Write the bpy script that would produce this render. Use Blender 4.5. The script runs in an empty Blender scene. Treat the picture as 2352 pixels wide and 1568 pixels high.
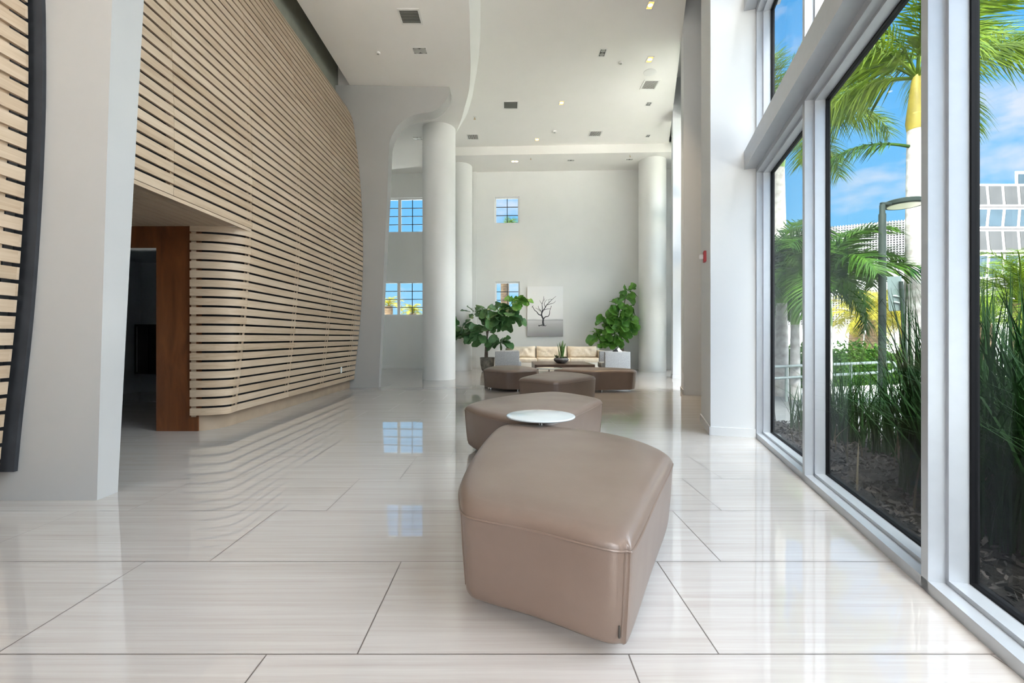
import bpy, bmesh, math, random
from mathutils import Vector, Matrix

C = bpy.context.scene.collection
PI = math.pi
F, CX, CY, HC = 1020.0, 1165.0, 775.0, 1.05      # focal length in pixels, principal point, eye height


def at(px, py, Y):
    """point seen at pixel px,py of the 2352x1568 photograph, at depth Y"""
    return Vector(((px - CX) / F * Y, Y, HC - (py - CY) / F * Y))


# ------------------------------------------------------------------ mesh builder
class MB:
    def __init__(self):
        self.v = []
        self.f = []

    def add(self, verts, faces):
        b = len(self.v)
        self.v += [tuple(p) for p in verts]
        self.f += [tuple(i + b for i in q) for q in faces]
        return self

    def box(self, x0, x1, y0, y1, z0, z1):
        return self.hexa([(x0, y0), (x1, y0), (x1, y1), (x0, y1)], z0, z1)

    def hexa(self, plan, z0, z1):
        n = len(plan)
        v = [(p[0], p[1], z0) for p in plan] + [(p[0], p[1], z1) for p in plan]
        f = [tuple(range(n - 1, -1, -1)), tuple(range(n, 2 * n))]
        f += [(i, (i + 1) % n, (i + 1) % n + n, i + n) for i in range(n)]
        return self.add(v, f)

    def rbox(self, c, s, r=0.03, seg=3, rz=0.0, rx=0.0, ry=0.0):
        bm = bmesh.new()
        bmesh.ops.create_cube(bm, size=1)
        bmesh.ops.scale(bm, vec=s, verts=bm.verts)
        if r > 0:
            bmesh.ops.bevel(bm, geom=list(bm.edges), offset=r, segments=seg, profile=0.5, affect='EDGES', clamp_overlap=True)
        M = Matrix.Translation(c) @ Matrix.Rotation(rz, 4, 'Z') @ Matrix.Rotation(ry, 4, 'Y') @ Matrix.Rotation(rx, 4, 'X')
        bm.verts.index_update()
        self.add([M @ v.co for v in bm.verts], [[v.index for v in f.verts] for f in bm.faces])
        bm.free()
        return self

    def loft(self, rings, cap0=True, cap1=True, closed=True):
        n = len(rings[0])
        v = [p for r in rings for p in r]
        f = []
        for a in range(len(rings) - 1):
            for i in range(n if closed else n - 1):
                j = (i + 1) % n
                f.append((a * n + i, a * n + j, (a + 1) * n + j, (a + 1) * n + i))
        if cap0:
            f.append(tuple(range(n - 1, -1, -1)))
        if cap1:
            f.append(tuple((len(rings) - 1) * n + i for i in range(n)))
        return self.add(v, f)

    def lathe(self, prof, c=(0, 0, 0), n=32, cap0=True, cap1=True):
        rings = [[(c[0] + r * math.cos(2 * PI * i / n), c[1] + r * math.sin(2 * PI * i / n), c[2] + z) for i in range(n)] for r, z in prof]
        return self.loft(rings, cap0, cap1)

    def tube(self, path, r, n=8, closed=False):
        P = [Vector(p) for p in path]
        m = len(P)
        R = r if isinstance(r, (list, tuple)) else [r] * m
        rings = []
        prev = None
        for i in range(m):
            if closed:
                t = P[(i + 1) % m] - P[i - 1]
            else:
                t = P[min(i + 1, m - 1)] - P[max(i - 1, 0)]
            t.normalize()
            if prev is None:
                a = Vector((0, 0, 1)) if abs(t.z) < 0.9 else Vector((1, 0, 0))
                s = t.cross(a).normalized()
            else:
                s = (prev - t * prev.dot(t)).normalized()
            prev = s
            b = t.cross(s)
            rings.append([P[i] + (s * math.cos(2 * PI * k / n) + b * math.sin(2 * PI * k / n)) * R[i] for k in range(n)])
        if closed:
            rings.append(rings[0])
            return self.loft(rings, False, False)
        return self.loft(rings)

    def build(self, name, mat, parent=None, origin=None, smooth=None):
        o0 = Vector(origin) if origin is not None else Vector((0, 0, 0))
        me = bpy.data.meshes.new(name)
        me.from_pydata([tuple(Vector(p) - o0) for p in self.v], [], self.f)
        bm = bmesh.new()
        bm.from_mesh(me)
        bmesh.ops.recalc_face_normals(bm, faces=bm.faces)
        if smooth:
            lim = math.radians(smooth)
            for f in bm.faces:
                f.smooth = True
            for e in bm.edges:
                if len(e.link_faces) == 2 and e.calc_face_angle(0) > lim:
                    e.smooth = False
        bm.to_mesh(me)
        bm.free()
        me.materials.append(mat)
        o = bpy.data.objects.new(name, me)
        C.objects.link(o)
        if parent is not None:
            o.parent = parent
        else:
            o.location = o0
        return o


def tag(o, label, cat=None, group=None, kind=None):
    o['label'] = label
    if cat:
        o['category'] = cat
    if group:
        o['group'] = group
    if kind:
        o['kind'] = kind
    return o


def thing(name, loc, label, cat, group=None, kind=None):
    o = bpy.data.objects.new(name, None)
    o.empty_display_size = 0.1
    C.objects.link(o)
    o.location = loc
    return tag(o, label, cat, group, kind)


def dup(root, loc, label=None):
    r = root.copy()
    C.objects.link(r)
    r.location = loc
    if label:
        r['label'] = label
    for ch in list(root.children):
        c = ch.copy()
        C.objects.link(c)
        c.parent = r
        for g in ch.children:
            d = g.copy()
            C.objects.link(d)
            d.parent = c
    return r


# ------------------------------------------------------------------ materials
class NT:
    def __init__(self, name):
        self.m = bpy.data.materials.new(name)
        self.m.use_nodes = True
        self.t = self.m.node_tree
        self.b = self.t.nodes['Principled BSDF']

    def n(self, typ, **kw):
        nd = self.t.nodes.new(typ)
        for k, v in kw.items():
            if k.startswith('i_'):
                nd.inputs[int(k[2:])].default_value = v
            else:
                setattr(nd, k, v)
        return nd

    def l(self, a, b):
        self.t.links.new(a, b)

    def math(self, op, a, b=None, c=None):
        nd = self.t.nodes.new('ShaderNodeMath')
        nd.operation = op
        for i, x in enumerate((a, b, c)):
            if x is None:
                continue
            if isinstance(x, (int, float)):
                nd.inputs[i].default_value = x
            else:
                self.l(x, nd.inputs[i])
        return nd.outputs[0]

    def pos(self, scale=(1, 1, 1), world=True):
        if world:
            src = self.n('ShaderNodeNewGeometry').outputs['Position']
        else:
            src = self.n('ShaderNodeTexCoord').outputs['Object']
        mp = self.n('ShaderNodeMapping')
        mp.inputs['Scale'].default_value = scale
        self.l(src, mp.inputs['Vector'])
        return mp.outputs[0]

    def noise(self, vec, scale=1.0, detail=3.0, rough=0.5, dist=0.0):
        nd = self.n('ShaderNodeTexNoise')
        nd.inputs['Scale'].default_value = scale
        nd.inputs['Detail'].default_value = detail
        nd.inputs['Roughness'].default_value = rough
        nd.inputs['Distortion'].default_value = dist
        self.l(vec, nd.inputs['Vector'])
        return nd.outputs[0]

    def ramp(self, fac, stops):
        nd = self.n('ShaderNodeValToRGB')
        cr = nd.color_ramp
        while len(cr.elements) < len(stops):
            cr.elements.new(0.5)
        for e, (p, c) in zip(cr.elements, stops):
            e.position = p
            e.color = (*c, 1)
        self.l(fac, nd.inputs[0])
        return nd.outputs[0]

    def mix(self, fac, a, b):
        nd = self.n('ShaderNodeMix', data_type='RGBA')
        for sock, x in ((nd.inputs[0], fac), (nd.inputs[6], a), (nd.inputs[7], b)):
            if isinstance(x, (int, float)):
                sock.default_value = x
            elif isinstance(x, tuple):
                sock.default_value = (*x, 1)
            else:
                self.l(x, sock)
        return nd.outputs[2]

    def bump(self, h, strength=0.1, dist=0.01):
        nd = self.n('ShaderNodeBump')
        nd.inputs['Strength'].default_value = strength
        nd.inputs['Distance'].default_value = dist
        self.l(h, nd.inputs['Height'])
        self.l(nd.outputs[0], self.b.inputs['Normal'])

    def set(self, color=None, rough=None, metal=None, spec=None):
        if color is not None:
            if isinstance(color, tuple):
                self.b.inputs['Base Color'].default_value = (*color, 1)
            else:
                self.l(color, self.b.inputs['Base Color'])
        if rough is not None:
            if isinstance(rough, (int, float)):
                self.b.inputs['Roughness'].default_value = rough
            else:
                self.l(rough, self.b.inputs['Roughness'])
        if metal is not None:
            self.b.inputs['Metallic'].default_value = metal
        if spec is not None:
            self.b.inputs['Specular IOR Level'].default_value = spec
        return self


def plain(name, color, rough=0.5, metal=0.0, spec=0.5, var=0.06, vscale=6.0, bump=0.0, bscale=60.0, world=False):
    """a procedural paint / fabric / metal: base colour with faint mottling and an optional fine bump"""
    k = NT(name)
    p = k.pos(world=world)
    a = tuple(max(0.0, c * (1 - var)) for c in color)
    b = tuple(min(1.0, c * (1 + var)) for c in color)
    k.set(k.ramp(k.noise(p, vscale, 3), [(0.3, a), (0.7, b)]), rough, metal, spec)
    if bump:
        k.bump(k.noise(p, bscale, 2), bump, 0.005)
    return k.m


def emit(name, color, strength):
    k = NT(name)
    k.b.inputs['Base Color'].default_value = (*color, 1)
    k.b.inputs['Emission Color'].default_value = (*color, 1)
    k.b.inputs['Emission Strength'].default_value = strength
    return k.m


def leafmat(name, c0, c1, rough=0.45, trans=0.25, scale=3.0, spec=0.4):
    k = NT(name)
    p = k.pos(world=True)
    col = k.ramp(k.noise(p, scale, 3, 0.6), [(0.3, c0), (0.7, c1)])
    k.set(col, rough, 0, spec)
    if trans:
        tr = k.n('ShaderNodeBsdfTranslucent')
        k.l(col, tr.inputs[0])
        mx = k.n('ShaderNodeMixShader')
        mx.inputs[0].default_value = trans
        out = k.t.nodes['Material Output']
        k.l(k.b.outputs[0], mx.inputs[1])
        k.l(tr.outputs[0], mx.inputs[2])
        k.l(mx.outputs[0], out.inputs[0])
    return k.m


def glass_mat(name, tint=(0.935, 0.955, 0.95)):
    k = NT(name)
    tr = k.n('ShaderNodeBsdfTransparent')
    tr.inputs[0].default_value = (*tint, 1)
    gl = k.n('ShaderNodeBsdfGlossy')
    gl.inputs['Roughness'].default_value = 0.0
    lw = k.n('ShaderNodeLayerWeight')
    mx = k.n('ShaderNodeMixShader')
    fr = k.math('ADD', 0.010, k.math('MULTIPLY', k.math('POWER', lw.outputs['Facing'], 5.0), 0.35))
    k.l(fr, mx.inputs[0])
    k.l(tr.outputs[0], mx.inputs[1])
    k.l(gl.outputs[0], mx.inputs[2])
    k.l(mx.outputs[0], k.t.nodes['Material Output'].inputs[0])
    k.t.nodes.remove(k.b)
    return k.m


def floor_mat():
    k = NT('polished_vein_cut_tile')
    P = k.n('ShaderNodeNewGeometry').outputs['Position']
    sp = k.n('ShaderNodeSeparateXYZ')
    k.l(P, sp.inputs[0])
    x, y = sp.outputs[0], sp.outputs[1]
    TL, TW = 1.2, 0.61
    yy = k.math('DIVIDE', k.math('SUBTRACT', y, 1.471), TW)
    row = k.math('FLOOR', yy)
    fy = k.math('MULTIPLY', k.math('FRACT', yy), TW)
    xx = k.math('DIVIDE', k.math('SUBTRACT', k.math('ADD', x, 0.5), k.math('MULTIPLY', row, 0.3)), TL)
    colm = k.math('FLOOR', xx)
    fx = k.math('MULTIPLY', k.math('FRACT', xx), TL)
    line = k.math('MAXIMUM', k.math('LESS_THAN', fx, 0.005), k.math('LESS_THAN', fy, 0.005))
    cb = k.n('ShaderNodeCombineXYZ')
    k.l(row, cb.inputs[0])
    k.l(colm, cb.inputs[1])
    wn = k.n('ShaderNodeTexWhiteNoise', noise_dimensions='2D')
    k.l(cb.outputs[0], wn.inputs['Vector'])
    # veins run along the tile; every tile is a different piece of stone
    off = k.n('ShaderNodeCombineXYZ')
    k.l(k.math('ADD', k.math('MULTIPLY', x, 0.5), k.math('MULTIPLY', wn.outputs[0], 37.0)), off.inputs[0])
    k.l(k.math('MULTIPLY', y, 20.0), off.inputs[1])
    k.l(k.math('MULTIPLY', wn.outputs[0], 11.0), off.inputs[2])
    v1 = k.noise(off.outputs[0], 1.6, 6, 0.62, 0.4)
    v2 = k.noise(off.outputs[0], 6.0, 3, 0.55, 0.2)
    v = k.math('ADD', k.math('MULTIPLY', v1, 0.72), k.math('MULTIPLY', v2, 0.28))
    v = k.math('ADD', v, k.math('MULTIPLY', k.math('SUBTRACT', wn.outputs[0], 0.5), 0.05))
    col = k.ramp(v, [(0.26, (0.38, 0.34, 0.315)), (0.42, (0.445, 0.41, 0.385)), (0.58, (0.485, 0.455, 0.434)), (0.78, (0.52, 0.495, 0.476))])
    col = k.mix(line, col, (0.12, 0.10, 0.09))
    k.set(col, k.math('ADD', 0.014, k.math('MULTIPLY', line, 0.4)), 0, 0.5)
    k.b.inputs['IOR'].default_value = 1.8
    wob = k.n('ShaderNodeCombineXYZ')
    k.l(x, wob.inputs[0])
    k.l(y, wob.inputs[1])
    k.l(k.math('MULTIPLY', wn.outputs[0], 9.0), wob.inputs[2])
    k.bump(k.noise(wob.outputs[0], 3.5, 1, 0.4), 0.006, 0.05)
    return k.m


def oak_mat(name='pale_oak', dark=0.0):
    k = NT(name)
    P = k.n('ShaderNodeNewGeometry').outputs['Position']
    sp = k.n('ShaderNodeSeparateXYZ')
    k.l(P, sp.inputs[0])
    kz = k.math('FLOOR', k.math('DIVIDE', k.math('SUBTRACT', sp.outputs[2], 0.17), 0.1028))
    ky = k.math('FLOOR', k.math('DIVIDE', k.math('SUBTRACT', sp.outputs[1], 5.27), 1.2425))
    cb = k.n('ShaderNodeCombineXYZ')
    k.l(kz, cb.inputs[0])
    k.l(ky, cb.inputs[1])
    wn = k.n('ShaderNodeTexWhiteNoise', noise_dimensions='2D')
    k.l(cb.outputs[0], wn.inputs['Vector'])
    g = k.n('ShaderNodeCombineXYZ')
    k.l(k.math('MULTIPLY', sp.outputs[0], 4.0), g.inputs[0])
    k.l(k.math('ADD', k.math('MULTIPLY', sp.outputs[1], 1.4), k.math('MULTIPLY', wn.outputs[0], 50.0)), g.inputs[1])
    k.l(k.math('MULTIPLY', sp.outputs[2], 24.0), g.inputs[2])
    n1 = k.noise(g.outputs[0], 1.3, 6, 0.62, 0.8)
    v = k.math('ADD', k.math('MULTIPLY', n1, 0.8), k.math('MULTIPLY', wn.outputs[0], 0.22))
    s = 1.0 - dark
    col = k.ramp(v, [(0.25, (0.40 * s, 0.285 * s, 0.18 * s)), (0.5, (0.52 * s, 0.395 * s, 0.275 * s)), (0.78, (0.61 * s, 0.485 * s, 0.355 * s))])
    k.set(col, 0.42, 0, 0.4)
    return k.m


random.seed(7)
M = {}
M['floor'] = floor_mat()
M['oak'] = oak_mat()
M['oak_soffit'] = oak_mat('shade_darkened_oak_soffit', 0.2)  # same oak as the slats, darkened for the soffit's shade
M['plinth'] = plain('taupe_oak_plinth', (0.40, 0.30, 0.21), 0.5, var=0.08, vscale=4)
M['wall'] = plain('warm_white_wall_paint', (0.80, 0.80, 0.775), 0.6, var=0.012, vscale=2, world=True)
M['wall_grey'] = plain('pale_grey_wall_paint', (0.62, 0.62, 0.61), 0.6, var=0.012, vscale=2, world=True)
M['ceiling'] = plain('white_ceiling_paint', (0.87, 0.85, 0.81), 0.8, var=0.01, vscale=2, world=True)
M['soffit'] = plain('off_white_soffit_paint', (0.87, 0.85, 0.815), 0.7, var=0.01, vscale=2, world=True)
M['olive'] = plain('olive_grey_wall_paint', (0.30, 0.31, 0.26), 0.7, var=0.1, vscale=3, world=True)
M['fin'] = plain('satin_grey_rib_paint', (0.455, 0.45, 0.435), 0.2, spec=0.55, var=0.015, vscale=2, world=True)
M['column'] = plain('white_column_plaster', (0.84, 0.84, 0.815), 0.5, var=0.015, vscale=2, world=True)
M['pier'] = plain('cool_white_pier_paint', (0.66, 0.675, 0.69), 0.55, var=0.01, vscale=2, world=True)
M['backing'] = plain('charcoal_shade_strip', (0.035, 0.037, 0.042), 0.9, var=0.2)
M['alu'] = plain('silver_anodised_aluminium', (0.47, 0.495, 0.53), 0.34, metal=0.35, spec=0.5, var=0.02, vscale=20)
M['gasket'] = plain('black_rubber_gasket', (0.004, 0.004, 0.005), 0.6, spec=0.15, var=0.1)
M['glass'] = glass_mat('window_glass')
M['tinted_glass'] = glass_mat('grey_tinted_window_glass', (0.635, 0.66, 0.665))
M['white_trim'] = plain('white_trim_paint', (0.82, 0.82, 0.80), 0.45, var=0.01)
M['dark_muntin'] = plain('black_muntin_paint', (0.03, 0.03, 0.035), 0.4, var=0.1)
M['brown_panel'] = None
M['chrome'] = plain('polished_chrome', (0.75, 0.75, 0.76), 0.12, metal=1.0, var=0.02)
M['white_glass'] = plain('white_back_painted_glass', (0.60, 0.63, 0.63), 0.04, spec=0.7, var=0.005)
M['espresso'] = plain('espresso_wood', (0.055, 0.032, 0.022), 0.3, var=0.3, vscale=5)
M['ottoman_tag'] = plain('dark_metal_tag', (0.10, 0.09, 0.08), 0.3, metal=0.8)


def brown_mat():
    k = NT('red_brown_veneer')
    p = k.pos((7, 7, 1.2))
    col = k.ramp(k.noise(p, 1.2, 5, 0.6, 0.6), [(0.25, (0.085, 0.026, 0.008)), (0.55, (0.17, 0.055, 0.016)), (0.8, (0.25, 0.088, 0.026))])
    k.set(col, 0.3, 0, 0.5)
    return k.m


M['brown_panel'] = brown_mat()


def leather_mat():
    k = NT('taupe_leather')
    p = k.pos(world=False)
    col = k.ramp(k.noise(p, 4, 4, 0.6), [(0.3, (0.165, 0.114, 0.088)), (0.7, (0.188, 0.133, 0.104))])
    k.set(col, k.ramp(k.noise(p, 3, 2), [(0.3, (0.31,) * 3), (0.7, (0.37,) * 3)]), 0, 0.75)
    v = k.n('ShaderNodeTexVoronoi')
    v.inputs['Scale'].default_value = 260
    k.l(p, v.inputs['Vector'])
    k.bump(v.outputs[0], 0.10, 0.002)
    return k.m


M['leather'] = leather_mat()


def fabric(name, c, var=0.25, bscale=220, scale=160.0, bump=0.3):
    return plain(name, c, 0.85, spec=0.2, var=var, vscale=scale, bump=bump, bscale=bscale)


M['grey_fabric'] = fabric('heather_grey_tweed', (0.36, 0.37, 0.38), 0.35, 260, 90)


def sofa_mat():
    k = NT('cream_wrinkled_leather')
    p = k.pos((1, 1, 1.0), world=False)
    n1 = k.noise(p, 3.2, 4, 0.6, 1.6)
    col = k.ramp(n1, [(0.3, (0.66, 0.56, 0.43)), (0.7, (0.80, 0.71, 0.57))])
    k.set(col, 0.48, 0, 0.4)
    pw = k.pos((1.3, 1, 3.2), world=False)
    k.bump(k.noise(pw, 1.6, 2, 0.5, 1.6), 0.45, 0.05)
    return k.m


M['cream'] = sofa_mat()
M['cream_base'] = fabric('pale_beige_sofa_base', (0.70, 0.66, 0.58), 0.06)
M['pot'] = plain('aged_grey_metallic_glaze', (0.20, 0.185, 0.155), 0.38, metal=0.25, var=0.55, vscale=7)
M['bowl'] = plain('charcoal_stoneware', (0.11, 0.105, 0.10), 0.5, var=0.4, vscale=14, bump=0.4, bscale=40)
M['soil'] = plain('dark_potting_soil', (0.05, 0.035, 0.025), 0.95, var=0.5, vscale=40)
M['bark'] = plain('brown_fig_bark', (0.16, 0.125, 0.10), 0.8, var=0.4, vscale=25, bump=0.4, bscale=60)
M['fig_dark'] = leafmat('deep_green_fig_leaf', (0.035, 0.105, 0.035), (0.11, 0.235, 0.08), 0.36, 0.14, 5)
M['fig_light'] = leafmat('fresh_green_fig_leaf', (0.05, 0.17, 0.025), (0.17, 0.38, 0.06), 0.36, 0.18, 5)
M['snake'] = leafmat('snake_plant_leaf', (0.04, 0.13, 0.035), (0.19, 0.30, 0.09), 0.4, 0.1, 22)
M['succulent'] = leafmat('grey_green_succulent', (0.07, 0.11, 0.06), (0.14, 0.17, 0.09), 0.5, 0.05, 20)
M['vent_white'] = plain('white_grille_paint', (0.78, 0.77, 0.74), 0.5, var=0.01)
M['vent_dark'] = plain('dark_grille_void', (0.07, 0.07, 0.06), 0.9, var=0.1)
M['vent_mid'] = plain('grey_grille_blade', (0.40, 0.40, 0.365), 0.6, var=0.05)
M['lamp_on'] = emit('warm_lit_lamp', (1.0, 0.74, 0.40), 3.0)
M['lamp_glow'] = emit('amber_reflector', (1.0, 0.60, 0.17), 0.34)
M['lamp_off'] = plain('unlit_lamp_glass', (0.45, 0.45, 0.42), 0.15, var=0.05)
M['red'] = plain('red_alarm_plastic', (0.42, 0.03, 0.04), 0.4, var=0.03)
M['clear_plastic'] = plain('clear_strobe_plastic', (0.78, 0.78, 0.78), 0.1, var=0.02)
M['brass'] = plain('dull_brass', (0.50, 0.38, 0.22), 0.4, metal=0.7)
M['black'] = plain('black_cloth', (0.015, 0.015, 0.018), 0.8, var=0.2)
M['white_cloth'] = plain('white_cloth', (0.80, 0.78, 0.74), 0.8, var=0.03)
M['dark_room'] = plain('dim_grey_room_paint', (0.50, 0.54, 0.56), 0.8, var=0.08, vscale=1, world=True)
M['mailbox'] = plain('black_metal_cabinet', (0.02, 0.021, 0.024), 0.35, metal=0.4, var=0.1)

# ------------------------------------------------------------------ camera, render look
cam = bpy.data.cameras.new('camera')
cam.sensor_width = 36.0
cam.lens = F / 2352 * 36
cam.shift_x = (1176 - CX) / 2352
cam.shift_y = (CY - 784) / 2352
cam.clip_end = 500
co = bpy.data.objects.new('camera', cam)
co.location = (0, 0, HC)
co.rotation_euler = (PI / 2, 0, 0)
C.objects.link(co)
sc = bpy.context.scene
sc.camera = co
sc.view_settings.view_transform = 'Standard'
sc.view_settings.look = 'None'
sc.view_settings.gamma = 1
sc.view_settings.use_curve_mapping = False
EXPOSURE = 1.62
sc.view_settings.exposure = EXPOSURE
sc.cycles.max_bounces = 8
sc.cycles.diffuse_bounces = 5
sc.cycles.glossy_bounces = 3
sc.cycles.transmission_bounces = 6
sc.cycles.transparent_max_bounces = 12
sc.cycles.caustics_reflective = False
sc.cycles.caustics_refractive = False

# ------------------------------------------------------------------ plan frames
TH = math.radians(17.3)
DX, DY = math.sin(TH), math.cos(TH)          # along the window wall, away from the camera


def uw(u, w):
    """u metres along the window wall from its far corner towards the camera, w metres outward from the frame's inner face"""
    return (2.613 - DX * u + DY * w, 4.665 - DY * u - DX * w)


def ubox(mb, u0, u1, w0, w1, z0, z1):
    return mb.hexa([uw(u0, w0), uw(u1, w0), uw(u1, w1), uw(u0, w1)], z0, z1)


Z_CEIL, Z_LOW, Z_SOF, Z_TOP = 6.88, 6.34, 6.62, 7.7
BACK_Y = -5.0


def far_y(x):
    return 14.97 - 0.041 * (x + 1.0)


def structure(mb, name, mat, label, cat, smooth=None, kind='structure'):
    return tag(mb.build(name, mat, smooth=smooth), label, cat, kind=kind)


# floor -------------------------------------------------------------
fl = MB()
right_near = uw(11.2, 0.0)
corner_far = uw(-10.9, 0.2)
fl.hexa([(-7.2, BACK_Y - 0.1), uw(9.97, 0.03), uw(-10.6, 0.03), (-7.2, 15.4)], -0.12, 0.0)
structure(fl, 'floor', M['floor'], 'polished cream vein cut stone tile floor of the lobby', 'floor')

# ceilings -----------------------------------------------------------
cl = MB()
cl.hexa([(-7.2, BACK_Y), uw(9.97, 0.2), uw(0.0, 0.2), uw(0.0, -0.438), uw(-9.1, -0.438), (-7.2, 13.9)], Z_CEIL, Z_CEIL + 0.12)
structure(cl, 'ceiling', M['ceiling'], 'high white main ceiling over the lobby seating', 'ceiling')
rf = MB()
rf.hexa([(-7.6, BACK_Y - 0.3), uw(9.97, 0.35), uw(-11.2, 0.35), (-7.6, 15.7)], Z_TOP, Z_TOP + 0.25)
structure(rf, 'ceiling_roof', M['ceiling'], 'roof slab above the window bays', 'roof')
# far dropped soffit
so = MB()


def ris_y(x):
    return 13.6 - 0.041 * (x + 1.6)


so.hexa([(-7.2, ris_y(-7.2)), (5.9, ris_y(5.9)), (5.9, far_y(5.9) + 0.2), (-7.2, far_y(-7.2) + 0.2)], Z_SOF, Z_CEIL + 0.05)
structure(so, 'ceiling_soffit', M['ceiling'], 'dropped soffit strip along the far lobby wall', 'soffit')

# curved lower ceiling with a leaning fascia
curve = [(-0.52, BACK_Y), (-0.53, 0.0), (-0.55, 4.0), (-0.575, 5.6), (-0.60, 6.96), (-0.64, 7.6), (-0.678, 8.18), (-0.715, 8.68), (-0.787, 9.3), (-0.87, 9.75), (-0.968, 10.16),
         (-1.08, 10.65), (-1.208, 11.1), (-1.385, 11.65), (-1.62, 12.2), (-1.93, 12.75), (-2.25, 13.2), (-2.62, 13.58), (-3.1, 13.82), (-3.64, 13.94), (-5.0, 14.0), (-7.2, 13.9)]


def cat_rom(pts, per=4, closed=False):
    out = []
    n = len(pts)
    rng = range(n) if closed else range(n - 1)
    for i in rng:
        if closed:
            p0, p1, p2, p3 = pts[i - 1], pts[i], pts[(i + 1) % n], pts[(i + 2) % n]
        else:
            p0, p1, p2, p3 = pts[max(i - 1, 0)], pts[i], pts[i + 1], pts[min(i + 2, n - 1)]
        for k in range(per):
            t = k / per
            out.append(tuple(0.5 * (2 * b + (c - a) * t + (2 * a - 5 * b + 4 * c - d) * t * t + (-a + 3 * b - 3 * c + d) * t ** 3) for a, b, c, d in zip(p0, p1, p2, p3)))
    if not closed:
        out.append(tuple(pts[-1]))
    return out


cv = cat_rom(curve, 3)
lo = MB()
bot, top = [], []
for i, (x, y) in enumerate(cv):
    a, b = cv[max(i - 1, 0)], cv[min(i + 1, len(cv) - 1)]
    tx, ty = b[0] - a[0], b[1] - a[1]
    ln = math.hypot(tx, ty) or 1
    nx, ny = ty / ln, -tx / ln
    k = 0.19 if y < 9.5 or x > -0.8 else 0.19 + 0.12 * min(1, (y - 9.5) / 2)
    bot.append((x, y, Z_LOW))
    top.append((x + nx * k, min(y + ny * k, 14.3), Z_CEIL + 0.02))
tail = [(-7.2, 9.45), (-3.3, 9.45), (-3.3, BACK_Y)]
bot += [(x, y, Z_LOW) for x, y in tail]
top += [(x, y, Z_CEIL + 0.02) for x, y in tail]
lo.loft([bot, top], True, True)
lo_o = structure(lo, 'ceiling_lower', M['soffit'], 'lower ceiling with sweeping curved fascia on the slatted side', 'ceiling', smooth=30)
lo_o.data.materials.append(plain('window_lit_fascia_white', (0.90, 0.90, 0.87), 0.6, var=0.005))  # fascia made whiter to stand for the window light on it
for f_ in lo_o.data.polygons:
    if len(f_.vertices) == 4 and abs(f_.normal.z) < 0.9 and f_.center.x > -3.2:
        f_.material_index = 1

# walls --------------------------------------------------------------


def holed_wall(name, p0, p1, z0, z1, holes, mat, label, thick=0.22):
    """wall between plan points p0->p1, thickness to the left of the direction; holes (s0,s1,za,zb) in metres along it"""
    d = Vector((p1[0] - p0[0], p1[1] - p0[1]))
    L = d.length
    d.normalize()
    nrm = Vector((-d.y, d.x))
    S = sorted({0.0, L, *[h[0] for h in holes], *[h[1] for h in holes]})
    Zs = sorted({z0, z1, *[h[2] for h in holes], *[h[3] for h in holes]})
    mb = MB()
    for a, b in zip(S[:-1], S[1:]):
        for c, e in zip(Zs[:-1], Zs[1:]):
            ms, mz = (a + b) / 2, (c + e) / 2
            if any(h[0] < ms < h[1] and h[2] < mz < h[3] for h in holes):
                continue
            P = [Vector(p0) + d * a, Vector(p0) + d * b, Vector(p0) + d * b + nrm * thick, Vector(p0) + d * a + nrm * thick]
            mb.hexa([(p.x, p.y) for p in P], c, e)
    return structure(mb, name, mat, label, 'wall')


FX0, FX1 = -7.2, 5.95
fp0, fp1 = (FX0, far_y(FX0)), (FX1, far_y(FX1))
f_len = math.hypot(fp1[0] - fp0[0], fp1[1] - fp0[1])


def fs(px):
    """distance along the far wall where pixel column px meets it"""
    r = (px - CX) / F
    x = r * (14.97 - 0.041) / (1 + 0.041 * r)
    return (x - FX0) / (FX1 - FX0) * f_len


def fz(py, px):
    x = (px - CX) / F * 14.9
    return HC + (CY - py) / F * far_y(x)


far_wins = [  # px0, px1, py_top, py_bottom, panes: (columns split), rows
    (1136, 1193, 451, 512, [0.5], 3, 'small square window above the other on the far wall, framed in white', 'upper_mid'),
    (1137, 1194, 646.5, 708, [0.5], 3, 'small square window partly behind the left fig tree', 'lower_mid'),
    (842, 975, 454, 533, [0.27, 0.60, 0.83], 4, 'upper wide window between the far rib and the front column', 'upper_left'),
    (836, 976, 646, 724, [0.27, 0.60, 0.83], 4, 'lower wide window between the far rib and the front column', 'lower_left'),
    (1519, 1580, 443, 525, [0.5], 4, 'upper bright window beside the right round column', 'upper_right'),
    (1519, 1580, 643, 721, [0.5], 4, 'lower bright window beside the right round column', 'lower_right')]
holes = []
for a, b, t, m_, *_ in far_wins:
    holes.append((fs(a), fs(b), fz(m_, (a + b) / 2), fz(t, (a + b) / 2)))
holed_wall('wall_far', fp0, fp1, 0, Z_TOP, holes, M['wall'], 'tall pale far wall with small square windows')
fd = Vector((fp1[0] - fp0[0], fp1[1] - fp0[1])).normalized()
fn = Vector((-fd.y, fd.x))


def fpt(s, t):
    p = Vector(fp0) + fd * s + fn * t
    return (p.x, p.y)


def fbox(mb, s0, s1, t0, t1, z0, z1):
    return mb.hexa([fpt(s0, t0), fpt(s1, t0), fpt(s1, t1), fpt(s0, t1)], z0, z1)


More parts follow.
